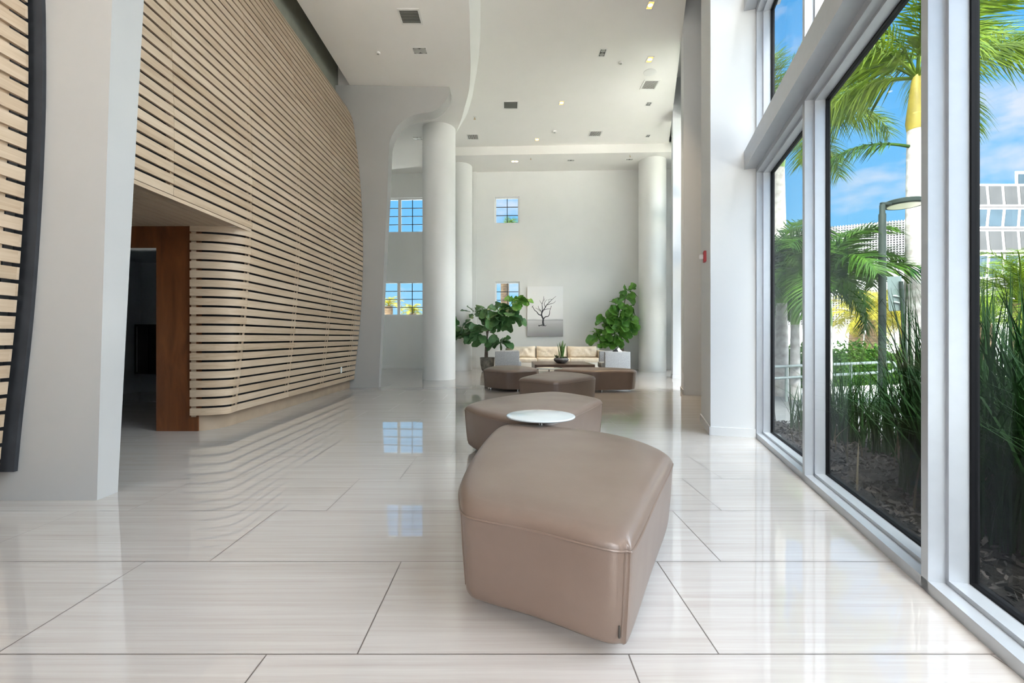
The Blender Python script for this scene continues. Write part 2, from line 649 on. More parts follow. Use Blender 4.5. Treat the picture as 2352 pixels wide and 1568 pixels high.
for i, (w, h) in enumerate(zip(far_wins, holes)):
    s0, s1, z0, z1 = h
    root = thing('window_%d' % (i + 11), (*fpt((s0 + s1) / 2, 0.1), z0), w[6], 'window', kind='structure')
    o = root.location
    mb = MB()
    fw = 0.05
    for a in ((s0, s0 + fw, z0, z1), (s1 - fw, s1, z0, z1), (s0, s1, z0, z0 + 0.03), (s0, s1, z1 - fw, z1)):
        fbox(mb, a[0], a[1], 0.09, 0.15, a[2], a[3])
    cols, rows = w[4], w[5]
    if len(cols) > 1:
        sm = s0 + (s1 - s0) * cols[1 if False else 0]
        sm = s0 + (s1 - s0) * 0.56
        fbox(mb, sm - 0.05, sm + 0.05, 0.09, 0.15, z0, z1)
    mb.build('frame', M['white_trim'], root, o)
    mu = MB()
    cc = [0.5] if len(cols) == 1 else [0.28, 0.78]
    for c in cc:
        sm = s0 + (s1 - s0) * c
        fbox(mu, sm - 0.011, sm + 0.011, 0.105, 0.135, z0, z1)
    for r in range(1, rows):
        zz = z0 + (z1 - fw - z0) * r / rows
        fbox(mu, s0 + fw, s1 - fw, 0.105, 0.135, zz - 0.011, zz + 0.011)
    mu.build('muntin', M['dark_muntin'], root, o)
    g = MB()
    fbox(g, s0 + 0.01, s1 - 0.01, 0.118, 0.122, z0 + 0.01, z1 - 0.01)
    g.build('pane', M['tinted_glass'], root, o)

# faint pilaster beside the second column and baseboard of the far wall
pl = MB()
fbox(pl, fs(1062), fs(1094.5), -0.05, 0.02, 0, Z_SOF)
structure(pl, 'trim_1', M['wall'], 'shallow pilaster strip on the far wall beside the second column', 'trim')
pl = MB()
fbox(pl, fs(1307), fs(1545), -0.005, 0.02, 0, Z_SOF)
structure(pl, 'wall_far_panel', M['wall'], 'slightly proud right half of the far wall behind the picture edge', 'wall')
bb = MB()
fbox(bb, fs(1094.5), fs(1580), -0.028, 0.02, 0, 0.09)
fbox(bb, 0, fs(1062), -0.018, 0.02, 0, 0.09)
structure(bb, 'baseboard_far', M['wall'], 'low white baseboard along the far wall', 'baseboard')

# unseen enclosure: left and behind
wl = MB()
wl.box(-7.42, -7.2, 9.3, 9.75, 0, Z_TOP)
wl.box(-7.42, -7.2, 14.9, 15.6, 0, Z_TOP)
wl.box(-7.42, -7.2, 9.75, 14.9, 0, Z_TOP)
wl.box(-7.42, -3.6, 9.48, 9.60, 0, Z_TOP)
structure(wl, 'wall_left_far', M['wall'], 'pale wall of the alcove beyond the far rib', 'wall')
wl = MB()
wl.box(-3.72, -3.6, BACK_Y, 9.48, 6.05, Z_TOP)
structure(wl, 'wall_left_top', M['olive'], 'olive grey wall strip above the slatted cladding', 'wall')
wl = MB()
wl.box(-3.72, -3.6, BACK_Y, 2.86, 0, 6.05)
wl.box(-3.72, -3.6, 2.86, 9.48, 2.62, 6.05)
structure(wl, 'wall_left', M['backing'], 'dark wall behind the slatted cladding', 'wall')
# rear: framed wall opening added behind the camera to let sky light in
rear_r = uw(9.97, 0.0)
rw = MB()
rw.box(-3.6, -3.4, BACK_Y - 0.2, BACK_Y, 0, Z_TOP)
rw.box(-3.6, 0.35, BACK_Y - 0.2, BACK_Y, 5.2, Z_TOP)
for xm in (-2.5, -1.6, -0.7):
    rw.box(xm - 0.04, xm + 0.04, BACK_Y - 0.15, BACK_Y, 0, 5.2)
structure(rw, 'added_rear_opening_wall', M['alu'], 'unseen framed wall opening added behind the camera for sky light', 'wall')

# ------------------------------------------------------------------ window wall on the right
ZR = [(0.0, 2.825), (3.017, 4.50), (4.69, 6.60)]
W_MULL = {1: [1.472, 2.952]}


def glazing(name, u0, u1, mulls, label, full=True):
    """curtain-wall bay: stepped aluminium members, black gaskets, one pane per light; u grows towards the camera"""
    c = uw((u0 + u1) / 2, 0.1)
    root = thing(name, (c[0], c[1], 0), label, 'window', kind='structure')
    o = root.location
    fr, ga = MB(), MB()
    edges = [u0] + list(mulls) + [u1]
    zt = 6.60
    for m in mulls:
        mm = MB()
        ubox(mm, m - 0.024, m + 0.024, 0.0, 0.06, 0, zt)
        ubox(mm, m - 0.044, m + 0.044, 0.058, 0.126, 0, zt)
        mm.build('mullion', M['alu'], root, o)
        ubox(ga, m - 0.055, m + 0.055, 0.124, 0.15, 0, zt)
    for e, sgn in ((u0, 1), (u1, -1)):
        a, b = sorted((e, e + sgn * 0.028))
        ubox(fr, a, b, 0.0, 0.06, 0, zt)
        a, b = sorted((e, e + sgn * 0.048))
        ubox(fr, a, b, 0.058, 0.126, 0, zt)
        a, b = sorted((e, e + sgn * 0.058))
        ubox(ga, a, b, 0.124, 0.16, 0, zt)
    for a, b in ZR:
        for zz, sg in ((a, 1), (b, -1)):
            lo_, hi = sorted((zz, zz + sg * 0.05))
            ubox(fr, u0, u1, 0.0, 0.06, lo_, hi)
            lo_, hi = sorted((zz, zz + sg * 0.07))
            ubox(fr, u0, u1, 0.058, 0.126, lo_, hi)
            lo_, hi = sorted((zz, zz + sg * 0.08))
            ubox(ga, u0, u1, 0.124, 0.16, lo_, hi)
    fr.build('frame', M['alu'], root, o)
    ga.build('gasket', M['gasket'], root, o)
    bm_ = MB()
    for a, b in ((2.825, 3.017), (4.50, 4.69)):
        t = MB()
        ubox(t, u0, u1, -0.1125, 0.22, a, b)
        t.build('transom_beam', M['alu'], root, o)
    for i in range(len(edges) - 1):
        for a, b in ZR:
            g = MB()
            ubox(g, edges[i] + 0.02, edges[i + 1] - 0.02, 0.134, 0.140, a + 0.02, b - 0.02)
            g.build('pane', M['tinted_glass'] if name == 'window_1' else M['glass'], root, o)
    return root


hw = MB()
ubox(hw, 4.46, 9.97, 0.0, 0.158, 0, 6.6)  # unseen wall, added to keep window light off the foreground
structure(hw, 'added_wall_right_rear', M['pier'], 'unseen solid wall added behind the camera to cut window light', 'wall')
glazing('window_1', 0.0, 4.46, W_MULL[1], 'tall silver framed window wall on the right looking onto the garden')
hw = MB()
ubox(hw, -3.526, -0.84, 0.0, 0.158, 0, 6.6)
structure(hw, 'wall_right_entry', M['pier'], 'solid entry wall hidden between the two nearest piers', 'wall')
glazing('window_3', -6.9, -4.165, [-5.5], 'window bay hidden between the second and third piers')
hw = MB()
ubox(hw, -10.6, -9.0, 0.0, 0.158, 0, 6.6)  # hidden wall, added to weaken the light on the right column
structure(hw, 'added_wall_right_corner', M['pier'], 'hidden solid wall added in the far corner to dim the right column', 'wall')
glazing('window_4', -9.0, -7.55, [], 'window bay hidden behind the third pier')
hd = MB()
ubox(hd, -10.9, 9.97, 0.0, 0.158, 6.6, Z_TOP)
structure(hd, 'wall_right_header', M['pier'], 'white wall header above the window wall', 'wall')
for n_, (a, b), lab in ((1, (-0.84, 0.0), 'broad white pier at the end of the window wall'), (2, (-4.165, -3.526), 'shaded grey pier beyond the broad white pier'),
                        (3, (-7.55, -6.9), 'narrow bright edge of the pier farthest along the window side')):
    p = MB()
    ubox(p, a, b, -0.438, 0.158, 0, Z_TOP)
    structure(p, 'wall_right_pier_%d' % n_, M['pier'], lab, 'pier')
    q = MB()
    ubox(q, b - 0.001, b + 0.014, -0.452, -0.001, 0, 0.09)
    ubox(q, a - 0.0, b + 0.014, -0.452, -0.437, 0, 0.09)
    structure(q, 'baseboard_right_%d' % n_, M['pier'], ['low baseboard around the broad white pier', 'low baseboard around the shaded grey pier', 'low baseboard around the farthest pier'][n_ - 1], 'baseboard')

# ------------------------------------------------------------------ round columns
for i, (x, y, r, zt, lab) in enumerate([(-1.734, 11.3, 0.415, Z_LOW, 'thick white round column standing in front of the far wall, beside the rib'),
                                        (-1.565, 14.5, 0.42, Z_SOF, 'pale round column behind the left fig tree'),
                                        (4.59, 14.05, 0.42, Z_SOF, 'pale round column at right beside the right fig tree')]):
    mb = MB()
    mb.lathe([(r, 0), (r, zt + 0.03)], (x, y, 0), 64)
    tag(mb.build('column', M['column'], origin=(0, 0, 0), smooth=40), lab, 'column', kind='structure')

# ------------------------------------------------------------------ white ribs (fins)
edge = [(-2.70, 0), (-2.645, 1.3), (-2.59, 2.57), (-2.515, 4.2), (-2.488, 5.0), (-2.455, 5.2), (-2.40, 5.34), (-2.25, 5.56), (-2.01, 5.715), (-1.80, 5.775), (-1.59, 5.81), (-1.43, 5.90), (-1.267, 6.09), (-1.225, 6.22), (-1.22, 6.30)]
edge = cat_rom(edge, 4)


def rib(name, y0, y1, xl, label, lean=0.0, zmax=6.338):
    mb = MB()
    pts = [(x, z) for x, z in edge if z < zmax] + [(edge[-1][0], zmax)]
    pts += [(xl, zmax), (xl, 0)]
    dx = -2.648 - -2.70 if y0 < 5 else 0.0
    r0 = [(x + (dx * max(0, 1 - z / 4) if i < len(pts) - 2 else 0), y0 + lean * (x + 3.3), z) for i, (x, z) in enumerate(pts)]
    r1 = [(x, y + (y1 - y0) + 0.026 * z, z) for x, y, z in r0]
    mb.loft([r0, r1])
    return tag(mb.build(name, M['fin'], smooth=25), label, 'rib', kind='structure')


rib('trim_2', 9.31, 9.47, -3.62, 'far grey rib with curling top meeting the lower ceiling', 0.03)
rib('trim_3', 2.866, 3.02, -5.3, 'near grey rib with bright white edge at far left')

# ------------------------------------------------------------------ slatted oak wall
prof = [(0.0, -3.225), (0.18, -3.205), (0.52, -3.172), (1.17, -3.10), (1.85, -3.05), (2.5, -3.022), (3.1, -3.022), (3.7, -3.042), (4.2, -3.07), (4.75, -3.12), (5.12, -3.165), (5.45, -3.21), (5.7, -3.27), (5.92, -3.39), (6.14, -3.56)]
profd = cat_rom(prof, 8)


def xp(z):
    for (z0, x0), (z1, x1) in zip(profd[:-1], profd[1:]):
        if z <= z1:
            return x0 + (x1 - x0) * (z - z0) / (z1 - z0)
    return profd[-1][1]


PIT, SLH, Z0 = 0.1028, 0.078, 0.18
ZS = [Z0 + k * PIT for k in range(58)]


XB = -3.022


def slat_strip(mb, path, z0, z1, t=0.022):
    """path: list of (dx, y, nx, ny); dx is added to the wall profile at the slat's own heights"""
    rings = []
    for dx, y, nx, ny in path:
        f = nx * nx if nx > 0 else 0.0
        a, b = XB + (xp(z0) - XB) * f, XB + (xp(z1) - XB) * f
        rings.append([(a + dx, y, z0), (b + dx, y, z1), (b + dx - nx * t, y - ny * t, z1), (a + dx - nx * t, y - ny * t, z0)])
    mb.loft(rings)


def straight(y0, y1):
    return [(0, y0, 1, 0), (0, y1, 1, 0)]


CDX, CDY, CY0 = 0.52, 0.315, 5.2685
corner = []
for i in range(15):
    a = PI / 2 * i / 14
    nx, ny = math.cos(a) / CDX, -math.sin(a) / CDY
    ln = math.hypot(nx, ny)
    corner.append((-CDX * (1 - math.cos(a)), CY0 - CDY * math.sin(a), nx / ln, ny / ln))


def vert_strip(mb, path, off, z0, z1, nz=24):
    """sheet following the wall profile, moved off metres behind its face, between the ends of path"""
    rows = []
    for j in range(nz + 1):
        z = z0 + (z1 - z0) * j / nz
        rows.append([(XB + (xp(z) - XB) * nx * nx + dx - nx * off, y - ny * off, z) for dx, y, nx, ny in path])
    mb.loft(rows, False, False, closed=False)


sw = thing('slatted_wall', (-3.3, 7.0, 0), 'bulging pale oak slat wall with open joints behind the near rib', 'slat wall')
so_ = sw.location
for y0, y1, ks in ((3.03, 4.026, range(21, 58)), (4.029, 5.267, range(21, 58)), (5.27, 6.509, range(58)), (6.512, 7.757, range(58)), (7.76, 8.999, range(58)), (9.002, 9.305, range(58))):
    mb = MB()
    for k in ks:
        slat_strip(mb, straight(y0, y1), ZS[k], ZS[k] + SLH)
    mb.build('slat_panel', M['oak'], sw, so_)
mb = MB()
for k in range(21):
    slat_strip(mb, corner, ZS[k], ZS[k] + SLH)
tag(mb.build('corner_panel', M['oak'], sw, so_, smooth=30), 'rounded slatted corner beside the doorway')
bt = [(4.03, 2.339, 6.1), (5.27, 0.19, 6.1), (6.51, 0.19, 6.1), (7.758, 0.19, 6.1), (9.0, 0.19, 6.1)]
for y, za, zb in bt:
    mb = MB()
    for off in (0.023, 0.06):
        vert_strip(mb, straight(y - 0.022, y + 0.022), off, za, zb)
    mb.build('batten', M['oak'], sw, so_)
mb = MB()
ends = [corner[-2], corner[-1]]
vert_strip(mb, ends, 0.023, 0.16, 2.30)
mb.box(corner[-1][0] + XB, corner[-1][0] + XB + 0.006, CY0 - CDY + 0.024, CY0 - CDY + 0.06, 0.16, 2.30)
mb.build('batten', M['oak'], sw, so_)
mb = MB()
vert_strip(mb, straight(3.03, 5.27), 0.11, 2.33, 6.12)
vert_strip(mb, straight(5.27, 9.31), 0.11, 0.17, 6.12)
vert_strip(mb, corner, 0.09, 0.17, 2.31)
mb.build('backing', M['backing'], sw, so_)
# plinth
mb = MB()
pp = [(-3.3, 9.31, 1, 0), (-3.3, 5.32, 1, 0)]
for i in range(1, 11):
    a = PI / 2 * i / 10
    pp.append((-3.3 - 0.24 * (1 - math.cos(a)), 5.32 - 0.335 * math.sin(a), math.cos(a), -math.sin(a)))
rings = [[(x, y, 0), (x, y, 0.178), (x - nx * 0.04, y - ny * 0.04, 0.178), (x - nx * 0.04, y - ny * 0.04, 0)] for x, y, nx, ny in pp]
mb.loft(rings)
tag(mb.build('plinth', M['plinth'], sw, so_, smooth=30), 'recessed smooth plinth below the slats')

ns = thing('slatted_wall', (-3.3, 0.5, 0), 'edge of pale oak slat wall in front of the near grey rib, at far left', 'slat wall')
no_ = ns.location
for y0, y1 in ((-1.0, 0.298), (0.302, 1.548), (1.552, 2.80)):
    mb = MB()
    for k in range(58):
        slat_strip(mb, straight(y0, y1), ZS[k], ZS[k] + SLH)
    mb.build('slat_panel', M['oak'], ns, no_)
mb = MB()
for off in (0.023, 0.05):
    vert_strip(mb, straight(2.66, 2.715), off, 0.19, 6.1)
mb.build('batten', M['oak'], ns, no_)
mb = MB()
vert_strip(mb, straight(-1.0, 2.80), 0.11, 0.17, 6.12)
mb.build('backing', M['backing'], ns, no_)
mb = MB()
mb.box(-3.34, -3.3, -1.0, 2.86, 0, 0.178)
mb.build('plinth', M['plinth'], ns, no_)
rows = []  # dark strip on the rib, stands in for soft shade beside the slats
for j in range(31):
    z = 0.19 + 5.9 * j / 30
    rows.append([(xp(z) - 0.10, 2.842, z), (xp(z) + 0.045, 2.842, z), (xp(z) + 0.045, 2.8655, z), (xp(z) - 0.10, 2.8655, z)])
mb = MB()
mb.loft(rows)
tag(mb.build('shade_strip', M['backing'], ns, no_, smooth=30), 'dark strip standing in for the shade between the slat ends and the rib')

# doorway: oak soffit, veneer wall, dark room ---------------------------
sf = thing('slatted_soffit', (-4.1, 4.0, 2.3), 'oak board soffit darkened for shade over the recessed doorway', 'soffit', kind='structure')
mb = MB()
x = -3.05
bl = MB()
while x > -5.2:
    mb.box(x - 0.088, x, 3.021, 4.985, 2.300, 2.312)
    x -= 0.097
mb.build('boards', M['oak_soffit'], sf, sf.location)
mb = MB()
mb.box(-5.2, -3.12, 3.021, 5.1, 2.314, 2.325)
mb.build('backing', M['vent_white'], sf, sf.location)  # white sheet showing in the gaps stands for lit board edges
mb = MB()
mb.box(-3.062, -3.030, 3.03, 5.262, 2.300, 2.334)
mb.build('edge_board', M['oak'], sf, sf.location)
dr = thing('door_1', (-3.9, 5.0, 0), 'red brown veneer doorway opening into the dark room', 'doorway', kind='structure')
mb = MB()
mb.box(-3.94, -3.47, 4.985, 5.06, 0, 2.30)
mb.box(-5.2, -3.94, 4.985, 5.06, 2.056, 2.30)
mb.box(-5.2, -4.95, 4.985, 5.06, 0, 2.056)
mb.build('veneer_surround', M['brown_panel'], dr, dr.location)
mb = MB()
mb.box(-4.95, -3.94, 4.99, 5.06, 2.036, 2.056)
mb.build('head_strip', M['white_trim'], dr, dr.location)
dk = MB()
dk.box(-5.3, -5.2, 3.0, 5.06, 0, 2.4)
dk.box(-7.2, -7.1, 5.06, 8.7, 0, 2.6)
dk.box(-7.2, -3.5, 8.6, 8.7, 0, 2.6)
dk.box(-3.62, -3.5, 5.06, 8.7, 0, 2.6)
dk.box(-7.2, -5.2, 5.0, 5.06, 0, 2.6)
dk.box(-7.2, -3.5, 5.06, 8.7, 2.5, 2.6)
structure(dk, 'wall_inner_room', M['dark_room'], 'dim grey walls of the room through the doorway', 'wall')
cb_ = thing('mailbox_cabinet', (-6.6, 8.45, 0.36), 'black mailbox cabinet on the wall of the dark room', 'mailboxes')
mb = MB()
mb.box(-7.05, -6.2, 8.4, 8.59, 0.36, 1.30)
mb.build('body', M['mailbox'], cb_, cb_.location)
for k in range(3):
    mb = MB()
    mb.box(-7.04 + k * 0.28, -6.78 + k * 0.28, 8.385, 8.4, 0.38, 1.28)
    mb.build('door', M['mailbox'], cb_, cb_.location)
mb = MB()
mb.box(-6.985, -6.96, 8.36, 8.4, 0.40, 1.26)
mb.build('handle', M['chrome'], cb_, cb_.location)

# ------------------------------------------------------------------ ottomans
def inset(pts, d):
    """outline shrunk towards its middle by about d metres"""
    n = len(pts)
    cx, cy = sum(p[0] for p in pts) / n, sum(p[1] for p in pts) / n
    rm = sum(math.hypot(p[0] - cx, p[1] - cy) for p in pts) / n
    k = 1 - d / rm
    return [(cx + (x - cx) * k, cy + (y - cy) * k) for x, y in pts]


def ottoman(outline, label, seams, zt=0.375, tag_at=None, feet_in=0.17):
    pts = cat_rom(outline, 6, True)
    area = sum(a[0] * b[1] - a[1] * b[0] for a, b in zip(pts, pts[1:] + pts[:1]))
    if area < 0:
        pts.reverse()
    cx = sum(p[0] for p in pts) / len(pts)
    cy = sum(p[1] for p in pts) / len(pts)
    root = thing('ottoman', (cx, cy, 0), label, 'ottoman', 'taupe leather ottomans down the lobby')
    o = root.location

    def sc_(ring, k):
        return [(cx + (x - cx) * k, cy + (y - cy) * k) for x, y in ring]

    body = MB()
    rings = []
    for d, z in ((0.056, 0.048), (0.042, 0.050), (0.033, 0.060), (0.027, 0.085), (0.016, 0.18), (0.007, 0.28), (0.0015, 0.35), (0.0, zt)):
        rings.append([(x, y, z) for x, y in inset(pts, d)])
    body.loft(rings, True, False)
    body.build('body', M['leather'], root, o, smooth=50)
    top_ = MB()
    rings = []
    def soften(r, it):
        for _ in range(it):
            r = [tuple((a + 2 * b + c) / 4 for a, b, c in zip(r[i - 1], r[i], r[(i + 1) % len(r)])) for i in range(len(r))]
        return r

    for d, z, it in ((0.0, zt, 0), (0.002, zt + 0.012, 0), (0.007, zt + 0.023, 2), (0.016, zt + 0.034, 6), (0.032, zt + 0.044, 14), (0.06, zt + 0.052, 28)):
        rings.append([(x, y, z) for x, y in soften(inset(pts, d), it)])
    base = soften(inset(pts, 0.06), 28)
    for k, z in ((0.8, 0.058), (0.6, 0.062), (0.4, 0.0645), (0.2, 0.066), (0.03, 0.066)):
        rings.append([(x, y, zt + z) for x, y in sc_(base, k)])
    top_.loft(rings, False, True)
    top_.build('seat', M['leather'], root, o, smooth=50)
    pi_ = MB()
    pi_.tube([(x, y, zt + 0.001) for x, y in inset(pts, -0.0005)], 0.0046, 6, True)
    pi_.build('piping', M['leather'], root, o, smooth=50)
    for sx, sy in seams:
        sm = MB()
        i = min(range(len(pts)), key=lambda j: (pts[j][0] - sx) ** 2 + (pts[j][1] - sy) ** 2)
        path = []
        for d, z in ((0.027, 0.085), (0.016, 0.18), (0.007, 0.28), (0.0015, 0.35), (0.0, zt)):
            q = inset(pts, d - 0.0005)[i]
            path.append((q[0], q[1], z))
        sm.tube(path, 0.0030, 6)
        sm.build('seam', M['leather'], root, o, smooth=50)
    n = len(pts)
    inn = inset(pts, feet_in)
    for k in (0.06, 0.31, 0.56, 0.81):
        ft = MB()
        q = inn[int(k * n)]
        ft.lathe([(0.014, 0.0), (0.014, 0.052)], (q[0], q[1], 0), 14)
        ft.build('foot', M['chrome'], root, o, smooth=40)
    if tag_at:
        i = min(range(len(pts)), key=lambda j: (pts[j][0] - tag_at[0]) ** 2 + (pts[j][1] - tag_at[1]) ** 2)
        q0, q1 = inset(pts, 0.0265)[i - 1], inset(pts, 0.0245)[i]
        t = MB()
        t.rbox((q0[0], q0[1] - 0.003, 0.105), (0.006, 0.012, 0.04), 0.001, 1)
        tag(t.build('tag', M['ottoman_tag'], root, o), 'small dark metal tag')
    return root


O1 = [(-0.192, 1.80), (-0.165, 1.69), (-0.10, 1.64), (0.0956, 1.545), (0.30, 1.42), (0.3735, 1.402), (0.42, 1.445), (0.6316, 1.867), (0.8527, 2.301), (0.887, 2.42), (0.868, 2.62), (0.745, 2.91), (0.494, 3.115),
      (0.253, 3.225), (0.04, 3.29), (-0.055, 3.22), (-0.115, 2.95), (-0.1625, 2.63), (-0.197, 2.294), (-0.212, 2.0)]
ottoman(O1, 'nearest taupe leather ottoman, largest in view, with a metal tag at its corner', [(0.3735, 1.402), (-0.18, 1.72), (0.887, 2.42)], tag_at=(0.3735, 1.402))
O2 = [(-0.385, 4.20), (-0.375, 4.10), (-0.2515, 3.83), (-0.03, 3.54), (0.12, 3.42), (0.27, 3.40), (0.39, 3.49), (0.606, 3.83), (0.94, 4.48), (0.965, 4.60), (0.92, 4.75), (0.78, 4.98), (0.62, 5.19), (0.52, 5.21), (0.30, 5.08), (-0.01, 4.83), (-0.276, 4.48)]
ottoman(O2, 'second nearest taupe ottoman, directly behind the white round side table in front', [(0.27, 3.40), (-0.385, 4.15), (0.96, 4.55)])
O3 = [(0.20, 7.02), (0.23, 6.88), (0.45, 6.62), (0.62, 6.42), (0.70, 6.385), (0.80, 6.44), (1.15, 6.85), (1.40, 7.17), (1.44, 7.30), (1.40, 7.62), (1.24, 8.04), (0.98, 8.30), (0.86, 8.32), (0.66, 8.12), (0.40, 7.46)]
ottoman(O3, 'middle taupe ottoman pointing forward, third one back from the camera', [(0.70, 6.385), (0.20, 6.95), (1.44, 7.25)])
O4 = [(-0.46, 9.10), (-0.45, 8.96), (-0.10, 8.56), (0.06, 8.50), (0.243, 8.56), (0.50, 8.78), (0.62, 8.98), (0.60, 9.20), (0.45, 9.62), (0.28, 9.92), (0.08, 10.05), (-0.15, 10.02), (-0.37, 9.76)]
ottoman(O4, 'back left taupe ottoman in front of the grey armchair and potted fig', [(-0.46, 9.0), (0.06, 8.50)])
O5 = [(2.46, 8.56), (2.36, 8.50), (1.99, 8.47), (1.646, 8.46), (1.32, 8.58), (1.10, 8.78), (0.97, 9.02), (1.0, 9.20), (1.2, 9.34), (1.7, 9.40), (2.18, 9.32), (2.46, 9.10), (2.535, 8.92), (2.53, 8.68)]
ottoman(O5, 'long back right taupe ottoman in front of the coffee table', [(2.46, 8.56), (1.0, 9.1)], feet_in=0.12)


def side_table(loc, label, first=None):
    if first:
        return dup(first, loc, label)
    root = thing('side_table', loc, label, 'side table', 'white round side tables between the ottomans')
    mb = MB()
    mb.lathe([(0.245, 0.458), (0.254, 0.461), (0.257, 0.466), (0.254, 0.4715), (0.245, 0.473)], (0, 0, 0), 64)
    mb.build('table_top', M['white_glass'], root, smooth=60)
    mb = MB()
    mb.lathe([(0.013, 0.012), (0.013, 0.452)], (0, 0, 0), 20)
    mb.lathe([(0.06, 0.452), (0.06, 0.458)], (0, 0, 0), 24)
    mb.build('stem', M['chrome'], root, smooth=40)
    mb = MB()
    mb.lathe([(0.05, 0.0), (0.05, 0.008), (0.02, 0.014)], (0, 0, 0), 32)
    mb.build('base', M['chrome'], root, smooth=40)
    return root


st1 = side_table((0.249, 3.312, 0), 'front white round side table between the two nearest ottomans')
side_table((0.795, 8.45, 0), 'small white round side table among the three back ottomans', st1)

# ------------------------------------------------------------------ coffee table, bowl
ct = thing('coffee_table', (1.39, 11.42, 0), 'low dark espresso square coffee table in front of the sofa', 'coffee table')
mb = MB()
mb.rbox((1.39, 11.42, 0.355), (1.45, 1.46, 0.09), 0.004, 1)
mb.build('table_top', M['espresso'], ct, ct.location)
for sx in (-1, 1):
    mb = MB()
    mb.rbox((1.39 + sx * 0.68, 11.42, 0.155), (0.09, 1.40, 0.31), 0.004, 1)
    mb.build('leg', M['espresso'], ct, ct.location)
BX, BY, BZ = 1.378, 11.35, 0.40
pbw = thing('succulent_bowl', (BX, BY, BZ), 'dark stoneware bowl of snake plant and succulents on the coffee table', 'potted plant')
mb = MB()
mb.lathe([(0.09, 0.0), (0.13, 0.015), (0.18, 0.06), (0.192, 0.085), (0.18, 0.12), (0.165, 0.135), (0.155, 0.13), (0.15, 0.115)], (BX, BY, BZ), 40)
mb.build('bowl', M['bowl'], pbw, pbw.location, smooth=40)
mb = MB()
mb.lathe([(0.152, 0.112), (0.08, 0.125), (0.01, 0.13)], (BX, BY, BZ), 24)
mb.build('soil', M['soil'], pbw, pbw.location, smooth=40)


def blade(mb, base, h, width, az, lean, curve=0.1, n=6, twist=0.0):
    """upright strap leaf with a V section"""
    ca, sa = math.cos(az), math.sin(az)
    rows = []
    for i in range(n + 1):
        t = i / n
        out = lean * t * h + curve * h * t * t
        zz = h * t * (1 - 0.25 * (abs(lean) + abs(curve)) * t)
        wd = width * (0.55 + 0.9 * t - 1.45 * t * t * t) if t < 1 else 0.0
        wd = max(wd, width * 0.02)
        tw = az + PI / 2 + twist * t
        px, py = math.cos(tw) * wd / 2, math.sin(tw) * wd / 2
        c = Vector((base[0] + ca * out, base[1] + sa * out, base[2] + zz))
        rows.append([c + Vector((px, py, 0)), c + Vector((-ca * wd * 0.12, -sa * wd * 0.12, 0)), c - Vector((px, py, 0))])
    mb.loft(rows, False, False, closed=False)


mb = MB()
rnd = random.Random(5)
for i in range(17):
    a = rnd.uniform(0, 2 * PI)
    r = rnd.uniform(0.0, 0.075)
    blade(mb, (BX + 0.02 + r * math.cos(a), BY + r * math.sin(a), BZ + 0.11), rnd.uniform(0.26, 0.50), rnd.uniform(0.035, 0.055), a, rnd.uniform(0.02, 0.32), rnd.uniform(-0.05, 0.12), 7, rnd.uniform(-0.8, 0.8))
blade(mb, (BX + 0.03, BY - 0.04, BZ + 0.11), 0.30, 0.05, -0.2, 0.75, 0.15, 7)
mb.build('snake_plant', M['snake'], pbw, pbw.location, smooth=70)
mb = MB()
for cxs, cys, hh in ((-0.125, -0.04, 0.12), (-0.10, -0.10, 0.08), (0.06, -0.12, 0.07), (0.0, -0.13, 0.06), (0.12, -0.06, 0.06)):
    for i in range(16):
        a = i * 2.4
        blade(mb, (BX + cxs, BY + cys, BZ + 0.115), hh * rnd.uniform(0.7, 1.15), 0.026, a, rnd.uniform(0.1, 0.9), 0.1, 3)
mb.build('succulents', M['succulent'], pbw, pbw.location, smooth=70)

